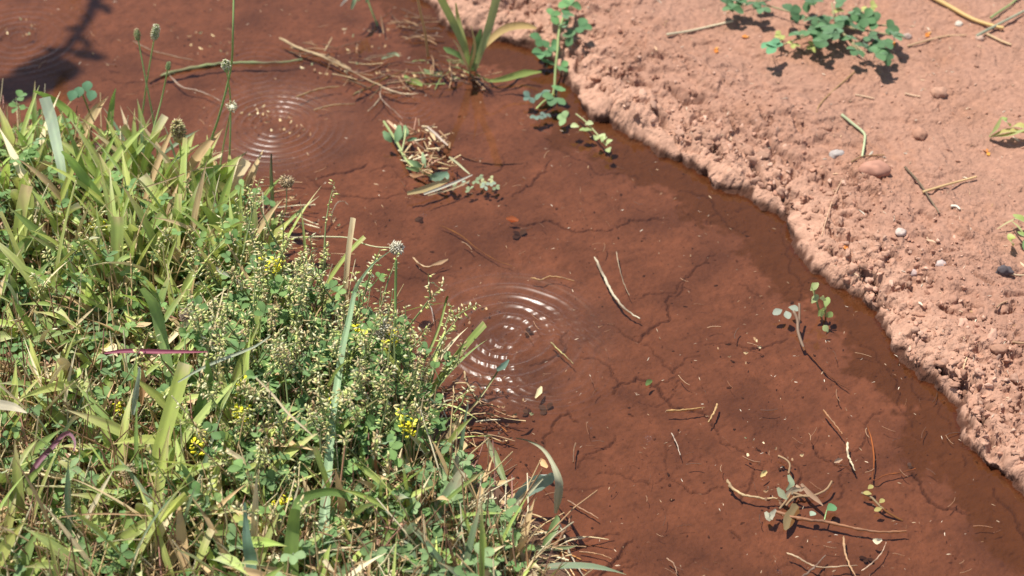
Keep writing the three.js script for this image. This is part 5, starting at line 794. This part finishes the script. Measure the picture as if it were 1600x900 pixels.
{
  const o = thing('floating_weed_clump', 'uprooted weed clump floating in the middle of the far pond', 'weed', P(680, 250, 0));
  for (const [p, w, c, m, y] of [[[[636, 302], [660, 296], [682, 288], [703, 281]], [1.4, 2.6, 2.6, 0.8], '#b8a472', M.dry, 0.006], [[[662, 303], [690, 293], [715, 283], [738, 273]], [0.9, 1.1, 1, 0.4], '#d4ccb4', M.dry, 0.008], [[[668, 305], [695, 298], [718, 290], [734, 282]], [0.6, 0.8, 0.8, 0.4], '#c0a880', M.dry, 0.005], [[[702, 245], [715, 255], [725, 264], [734, 272]], [0.7, 0.9, 0.8, 0.4], '#a8a884', M.dry, 0.008], [[[605, 188], [612, 194], [620, 204]], [0.8, 1.2, 0.5], '#c4a080', M.dry, 0.006], [[[668, 198], [682, 210], [690, 218], [700, 227]], [0.7, 1, 0.9, 0.4], '#b8a898', M.dry, 0.01], [[[672, 200], [676, 210], [680, 219]], [0.8, 1.8, 0.8], '#c0a47c', M.dry, 0.008]]) stripPart(new Geo(), p, y, w, C(c)).build('straw', m, o);
  for (const [p, w, c] of [[[[612, 222], [606, 214], [599, 205]], [0.8, 3.4, 1], '#6c8e60'], [[[618, 224], [622, 212], [624, 196]], [0.8, 3.6, 1.4], '#6a8c5e'], [[[626, 218], [634, 208], [632, 196]], [0.8, 2.8, 1], '#7a9868'], [[[636, 220], [644, 217], [652, 216]], [0.6, 1.6, 0.5], '#6c946c'], [[[662, 262], [650, 256], [638, 250]], [0.8, 2.6, 0.6], '#7a9868'], [[[664, 262], [662, 250], [660, 238]], [0.8, 2, 0.5], '#93a87c'], [[[672, 278], [684, 276], [700, 270]], [1.2, 4, 1.4], '#7c987c'], [[[660, 268], [648, 264], [634, 262]], [0.8, 2, 0.5], '#88a464'], [[[690, 270], [698, 274], [700, 280]], [1, 2.6, 1], '#6c8a6c'], [[[640, 272], [648, 274], [662, 272]], [0.6, 2, 0.6], '#b8885c']]) stripPart(new Geo(), p, [0.006, 0.01, 0.012], w, C(c)).build('leaf', M.herb, o);
  new Geo().tube(smooth([P(600, 190, 0.004), P(622, 225, 0.006), P(640, 256, 0.006), P(690, 282, 0.005)], 10), () => 0.0012, stemCol(C('#94a068')), 6).build('stem', M.stem, o);
  new Geo().tube(smooth([P(628, 236, 0.008), P(632, 218, 0.012), P(634, 202, 0.014)], 8), () => 0.0007, stemCol(C('#a8b078')), 5).build('stem', M.stem, o);
  for (let k = 0; k < 95; k++) { const a = inPx([[622, 200], [660, 195], [700, 215], [712, 245], [700, 268], [655, 278], [632, 250]]), g = new Geo(), q = P(...a, rr(0.001, 0.008)), d = flat(rr(0, 6.28)).add(V(0, rr(-0.2, 0.4), 0)).normalize(); g.tube([q, q.clone().addScaledVector(d, rr(0.005, 0.014)).add(V(0, 0.001, 0))], () => rr(0.0003, 0.0008), stemCol(pick([...K.straw, ...K.brown, C('#a87c64')]), 0.2), 5); g.build('straw', M.stem, o); }
  for (const [x, y] of [[712, 290], [727, 287], [742, 282], [752, 285], [758, 290], [767, 286], [774, 292], [735, 296], [770, 280], [748, 276]]) { const g = new Geo(); g.trefoil(P(x, y, 0.004), flat(rr(0, 6)), V(0, 1, 0.2).normalize(), 0.004, pick([C('#84946c'), C('#b0b480'), C('#94a48c')])); g.build('leaf', M.herb, o); }
}
{
  const o = thing('withered_cluster', 'withered leafy cluster floating at the lower right of the pond', 'leaves', P(1235, 775, 0));
  for (const [p, w, c] of [[[[1215, 762], [1222, 772], [1230, 780]], [0.8, 2.6, 0.8], '#848a6c'], [[[1232, 742], [1236, 756], [1228, 766]], [0.8, 2.4, 0.6], '#869474'], [[[1226, 774], [1238, 766], [1250, 764]], [0.8, 2.6, 0.8], '#a8987c'], [[[1252, 756], [1264, 770], [1276, 780], [1286, 790]], [0.8, 1.8, 1.6, 0.3], '#a08064'], [[[1206, 800], [1202, 808], [1196, 800]], [0.8, 2.6, 0.8], '#a8a890'], [[[1212, 796], [1206, 804], [1205, 812]], [0.8, 2, 0.8], '#b0ac94'], [[[1244, 758], [1250, 764], [1258, 762]], [0.6, 1.8, 0.6], '#c0a484']]) stripPart(new Geo(), p, 0.004, w, C(c)).build('leaf', M.herb, o);
  for (const p of [[[1232, 740], [1234, 725], [1228, 718], [1216, 712]], [[1228, 790], [1240, 778], [1260, 774]], [[1218, 795], [1230, 780], [1240, 760]], [[1240, 770], [1262, 776], [1290, 766], [1300, 752]]]) new Geo().tube(smooth(p.map(([x, y]) => P(x, y, 0.003)), 8), () => 0.0008, stemCol(C('#8c7050')), 5).build('stem', M.stem, o);
  const t = stripPart(new Geo(), [[1226, 828], [1232, 812], [1240, 798], [1246, 790]], 0.0009, [0.8, 3.6, 4.4, 3.2, 4.6, 1.6], C('#84704a'), { fold: 0.12, cols: 5 }); t.alone('tan_leaf', M.dry, 'flat tan leaf floating over the long reddish stem', 'leaf');
  const g2 = new Geo(); g2.leaflet(P(1292, 797, 0.004), V(0.8, 0, -0.5).normalize(), V(-0.2, 1, 0.3).normalize(), 0.0075, 0.0036, C('#587c50')); g2.tube([P(1292, 797, 0.004), P(1288, 812, 0.002)], () => 0.0005, stemCol(K.stalk), 5); g2.alone('green_leaf', M.wet, 'wet green leaf standing on the long reddish stem', 'leaf');
  const g3 = new Geo(); g3.leaflet(P(1266, 806, 0.004), V(0.6, 0, -0.7).normalize(), V(-0.2, 1, 0.3).normalize(), 0.005, 0.0024, C('#909c84')); g3.alone('green_leaf', M.wet, 'tiny pale blue-green leaf left of the wet green one', 'leaf');
  const u = thing('sunken_shoot', 'rotting green-brown shoot right of the withered cluster', 'shoot', P(1355, 768, 0));
  new Geo().tube(smooth([P(1346, 770, 0.001), P(1360, 776, 0.001), P(1376, 792, 0), P(1392, 804, -0.003), P(1410, 814, -0.006)], 10), () => 0.0009, stemCol(C('#7c6444')), 5).build('stem', M.stem, u);
  for (const [x, y] of [[1356, 764], [1362, 772], [1374, 786], [1378, 794]]) { const g = new Geo(); g.leaflet(P(x, y, 0.003), flat(rr(0, 6)), V(0, 1, 0.3).normalize(), 0.0055, 0.0018, pick([C('#8c9c58'), C('#a89c58')])); g.build('leaf', M.herb, u); }
}
function raft(label, poly, n, cols, lo, hi, y = 0.003) { // many thin dead stems lying crosswise
  const c = poly.reduce((a, b) => [a[0] + b[0] / poly.length, a[1] + b[1] / poly.length], [0, 0]), g = new Geo(); g.v(P(...c, 0), [0, 0, 0]);
  for (let k = 0; k < n; k++) { const a = inPx(poly), p = P(...a, rr(-0.002, y)), d = flat(rr(-0.5, 0.7) + (rnd() < 0.25 ? 1.5 : 0)), L = rr(0.008, 0.032); g.tube(smooth([p, p.clone().addScaledVector(d, L * 0.5).add(V(rr(-1, 1) * L * 0.1, rr(0, 0.002), rr(-1, 1) * L * 0.1)), p.clone().addScaledVector(d, L)], 5), (t) => rr(0.0002, 0.0007), stemCol(mul(pick(cols), 0.85), 0.25), 5); }
  g.alone('dead_stems', M.stem, label).userData.kind = 'stuff';
}
raft('tangle of brown stems under the long straw twig in the far water', [[430, 75], [480, 62], [600, 100], [640, 120], [610, 150], [540, 130]], 34, [...K.brown, K.straw[2], C('#6a5438')]);
raft('rotten stems matted round the foot of the far grass tuft', [[630, 95], [690, 82], [735, 100], [760, 120], [700, 132], [640, 130]], 40, [...K.brown, C('#7c8a4c'), C('#8c9a5c'), C('#5a4434')], 0, 0, 0.008);
raft('brown debris washed against the bank at the top', [[585, 20], [640, 5], [668, 30], [670, 70], [620, 60]], 26, [...K.brown, C('#5a4030')]);
raft('stranded dead stems along the foot of the flowering bush', [[600, 560], [700, 590], [770, 640], [760, 690], [700, 680], [620, 600]], 40, [...K.straw, ...K.brown], 0, 0, 0.008);
raft('dry stems stranded at the corner of the grass by the looped stem', [[770, 800], [840, 800], [890, 850], [880, 890], [800, 880]], 34, [...K.straw, K.brown[2]], 0, 0, 0.012);
raft('dead stems beside the upper grass edge at the water', [[400, 270], [450, 300], [500, 400], [470, 430], [400, 350]], 30, [...K.straw, ...K.brown], 0, 0, 0.008);
{ // debris in the far ripples: leaf scraps
  for (const [cx, cy, n, R, l] of [[420, 186, 16, 30, 'raft of dead leaf scraps inside the upper ripple ring'], [395, 172, 8, 14, 'small raft of pale scraps left of the bigger raft'], [470, 205, 6, 14, 'pale scraps floating at the right of the upper raft'], [25, 40, 12, 26, 'dark leaf scraps floating at the far left'], [455, 475, 0, 0, ''], [440, 310, 14, 22, 'dry scraps floating beside the upper grass edge'], [720, 490, 12, 34, 'pale scraps caught between bush and ripples'], [770, 640, 16, 44, 'dry scraps floating below the ripples by the grass'], [500, 350, 10, 26, 'scraps of leaf drifting under the arching stalk'], [320, 70, 12, 34, 'pale scraps drifting in the far water by the tallest stalk'], [1150, 545, 8, 40, 'light seed scraps right of the middle cracks'], [1200, 700, 8, 40, 'pale scraps drifting above the withered cluster'], [520, 92, 16, 42, 'matted rotting scraps under the long straw twig'], [640, 118, 18, 40, 'matted rotting leaves left of the far tuft'], [715, 118, 14, 26, 'dark rotting scraps at the foot of the far tuft'], [570, 60, 12, 40, 'dull scraps in the shallow water at the top'], [470, 440, 14, 34, 'half-sunk scraps above the flowering bush'], [740, 690, 16, 40, 'matted dry scraps by the looped stem'], [1230, 770, 12, 30, 'husks tangled in the withered cluster']].filter((a) => a[2])) {
    const g = new Geo(); g.v(P(cx, cy, 0), [0, 0, 0]);
    for (let k = 0; k < n; k++) { const a = rr(0, 6.28), r = R * Math.sqrt(rnd()), q = [cx + Math.cos(a) * r * 1.4, cy + Math.sin(a) * r * 0.6], d = rr(0, 6.28), L = rr(3, 9); stripPart(g, [q, [q[0] + Math.cos(d) * L * 0.5, q[1] + Math.sin(d) * L * 0.3 + 1], [q[0] + Math.cos(d) * L, q[1] + Math.sin(d) * L * 0.6]], 0.0015, [0.3, rr(0.4, 1.3), 0.2], pick([...K.straw.slice(0, 4), ...K.brown, ...K.brown, C('#7c7c58'), C('#5a4634')])); }
    g.alone('leaf_scraps', M.dry, l).userData.kind = 'stuff';
  }
  const g = stripPart(new Geo(), [[791, 341], [800, 342], [810, 344]], 0.0008, [0.6, 2.8, 0.8], C('#a4562c'), { fold: 0.2 }); g.alone('orange_leaf', M.petal, 'orange leaf floating beyond the ripple rings', 'leaf');
  const g2 = stripPart(new Geo(), [[675, 414], [688, 410], [700, 405]], 0.0018, [0.6, 1.6, 0.4], C('#c4a078'), { fold: 0.3 }); g2.alone('tan_leaf', M.dry, 'small tan leaf floating right of the fluffy head', 'leaf');
  const g3 = stripPart(new Geo(), [[836, 622], [842, 612], [846, 604]], 0.0022, [0.6, 2.2, 0.6], C('#d8c898'), { fold: 0.5 }); g3.alone('tan_leaf', M.dry, 'crumpled cream scrap floating below the ripple rings', 'leaf');
  const g4 = stripPart(new Geo(), [[845, 718], [850, 724], [856, 730]], 0.012, [1, 2.4, 1], C('#d0a878'), { fold: 0.5 }); g4.alone('tan_leaf', M.dry, 'cream husk caught against the looped stem', 'leaf');
  const g5 = stripPart(new Geo(), [[1188, 745], [1192, 740], [1198, 736]], 0.0018, [0.6, 2, 0.8], C('#d4bc7c'), { fold: 0.5 }); g5.alone('tan_leaf', M.dry, 'yellow husk floating above the worm-like stem', 'leaf');
  const g6 = stripPart(new Geo(), [[1303, 722], [1309, 719], [1316, 717]], 0.0018, [0.6, 1.8, 0.6], C('#c0a080'), { fold: 0.5 }); g6.alone('tan_leaf', M.dry, 'tan husk floating left of the white straw sliver', 'leaf');
  const g7 = stripPart(new Geo(), [[1364, 843], [1370, 845], [1378, 843]], 0.0018, [0.6, 2.2, 0.6], C('#e0d4b0'), { fold: 0.5 }); g7.alone('tan_leaf', M.dry, 'white husk floating below the long reddish stem', 'leaf');
  const g8 = stripPart(new Geo(), [[1009, 602], [1013, 597], [1019, 595]], 0.0015, [0.8, 2.2, 0.8], C('#6c8440'), { fold: 0.3 }); g8.alone('green_leaf', M.herb, 'tiny green leaf at the meeting of the cracks', 'leaf');
}
for (const [x, y, s, l] of [[855, 640, 0.0062, 'dark trefoil shape standing for a shadow on the mud below the ripple rings'], [826, 646, 0.0045, 'small dark shape standing for a shadow on the mud beside the trefoil one'], [822, 518, 0.005, 'dark trefoil shadow shape seen through the ripple rings'], [660, 340, 0.0055, 'dark shadow shape on the mud left of the floating weed clump shadow'], [814, 367, 0.007, 'black shadow shape on the mud below the orange leaf'], [1220, 728, 0.003, 'tiny dark shadow shape above the withered cluster'], [1425, 727, 0.003, 'round dark shadow shape by the end of the V-shaped straw'], [1355, 870, 0.005, 'dark oval shadow shape on the mud between the bottom straws']]) { const g = new Geo(), p = P(x, y, -0.0045); p.y = H0(p.x, p.z) + 0.0012; g.trefoil(p, flat(rr(0, 6.28)), V(rr(-0.1, 0.1), 1, rr(-0.1, 0.1)).normalize(), s, C('#2c1a16'), { fold: 0.1, droop: 0 }); g.alone('shadow_shape', M.stem, l, 'leaf'); }  // dark trefoil shapes added on the bed to stand for shadows
// bubbles: domes of water film with a flat rim
for (const [x, y, r, l] of [[778, 489, 2.6, 'water bubble inside the ring of ripples'], [1013, 687, 3, 'largest water bubble with its own small ring, below the cracks'], [924, 670, 1.4, 'tiny water bubble left of the largest bubble'], [842, 512, 1.5, 'tiny bubble in the middle of the ripple rings'], [862, 509, 1.3, 'second tiny bubble in the ripple rings'], [1217, 895, 2.4, 'water bubble at the bottom edge of the pond'], [1421, 726, 1.8, 'dark bubble by the V-shaped straw'], [1092, 310, 1.5, 'bubble at the foot of the bank'], [662, 338, 3, 'bubble left of the arching stalk head'], [832, 148, 3, 'droplet on the trailing clover, upper'], [846, 163, 3, 'droplet on the trailing clover, lower'], [858, 184, 3, 'droplet beside the pale withered leaves'], [1334, 466, 2, 'bubble in the wet edge beside the seedling']]) {
  const p = P(x, y, 0.0002), R = r / 1000, g = new THREE.SphereGeometry(R, 20, 10, 0, 6.2832, 0, 1.5), m = new THREE.Mesh(g, M.bubble); m.scale.y = 0.75; m.name = numbered('bubble'); m.position.copy(p); m.castShadow = m.receiveShadow = true; scene.add(m); tag(m, l, l.startsWith('drop') ? 'droplet' : 'bubble');
}
reseed(111);
const WATERPX = [[-30, 10], [300, -30], [640, 0], [690, 60], [860, 150], [1080, 280], [1220, 360], [1350, 490], [1480, 640], [1600, 790], [1620, 920], [920, 920], [860, 800], [720, 690], [700, 590], [560, 470], [420, 370], [300, 250], [50, 130], [-30, 130]];
scatter('floating_specks', 'tiny pale husks and specks drifting on the pond', 560, curl, M.dry, (d) => { const q = inPx(WATERPX), p = P(...q, 0.0008), s = rr(0.0009, 0.0035) * (q[1] < 330 ? 1.3 : 1); d.position.copy(p); d.rotation.set(rr(-0.2, 0.2), rr(0, 6.28), rr(-0.2, 0.2)); d.scale.set(s, s * 0.5, s * rr(0.3, 0.9)); }, [C('#c4ac90'), C('#b49878'), C('#a08262'), C('#806048'), C('#d4c6b0')]);
scatter('sunken_specks', 'dark grains and rotted bits on the pond bed', 420, clod, M.stone, (d) => { const q = inPx(WATERPX), p = P(...q, -0.006); p.y = H0(p.x, p.z) + 0.0003; const s = 0.0003 + 0.0008 * Math.pow(rnd(), 3); d.position.copy(p); d.rotation.set(0, rr(0, 6.28), 0); d.scale.set(s * rr(1, 2), s * 0.4, s); }, [C('#2e1c16'), C('#3a241c'), C('#4a2e22')]);
scatter('floating_fibres', 'thin pale fibres and hairs adrift on the pond', 200, (() => { const g = new Geo(); g.tube([V(-0.5, 0, 0), V(-0.15, 0, 0.04), V(0.2, 0, 0.03), V(0.5, 0, -0.05)], () => 0.02, one, 4); return g.geometry(); })(), M.stem, (d) => { const q = inPx(WATERPX), p = P(...q, 0.0006), s = rr(0.004, 0.013); d.position.copy(p); d.rotation.set(0, rr(0, 6.28), 0); d.scale.set(s, s, s * rr(0.5, 1.6)); }, [C('#a88464'), C('#8c6448'), C('#6a4632'), C('#5a3c2c')]);
{ // a tall weed beyond the far left water: only its shadow reaches into the photograph
  const foot = P(150, -420, 0.03), o = thing('tall_weed', 'tall broad-leaved weed beyond the far left water, shading it', 'weed', foot);
  const aim = (x, y, h) => { const p = P(x, y, -0.006); return p.addScaledVector(SUN, (h + 0.006) / SUN.y); };
  const st = smooth([foot, aim(158, -70, 0.7), aim(146, 5, 1.0), aim(124, 48, 1.06), aim(92, 84, 1.1), aim(58, 112, 1.14), aim(10, 140, 1.16)], 24);
  new Geo().tube(st, (t) => 0.0062 * (1.15 - 0.4 * t), stemCol(C('#6c7c48')), 7).build('stem', M.stem, o);
  for (const [a, b, h, w] of [[[148, 0], [172, 22], 1.0, 0.005], [[130, 38], [96, 46], 1.04, 0.005], [[122, 52], [138, 78], 1.05, 0.005], [[100, 76], [168, 92], 1.08, 0.009], [[104, 74], [62, 78], 1.08, 0.007], [[92, 86], [40, 96], 1.1, 0.009], [[90, 88], [112, 128], 1.1, 0.012], [[76, 98], [84, 142], 1.12, 0.013], [[66, 106], [16, 112], 1.13, 0.012], [[56, 114], [52, 156], 1.14, 0.014], [[40, 122], [-16, 132], 1.15, 0.013], [[26, 132], [14, 168], 1.16, 0.014], [[14, 138], [-30, 152], 1.16, 0.014]]) {
    const g = new Geo(), p = aim(...a, h), q = aim(...b, h + 0.01); g.ribbon(smooth([p, p.clone().lerp(q, 0.5).add(V(0, 0.01, 0)), q], 8), (t) => w * Math.sin(0.15 + t * 2.9), () => C('#5c7d3c'), { cols: 3, fold: 0.2 }); g.build('leaf', M.leaf, o);
  }
}
renderer.render(scene, camera);
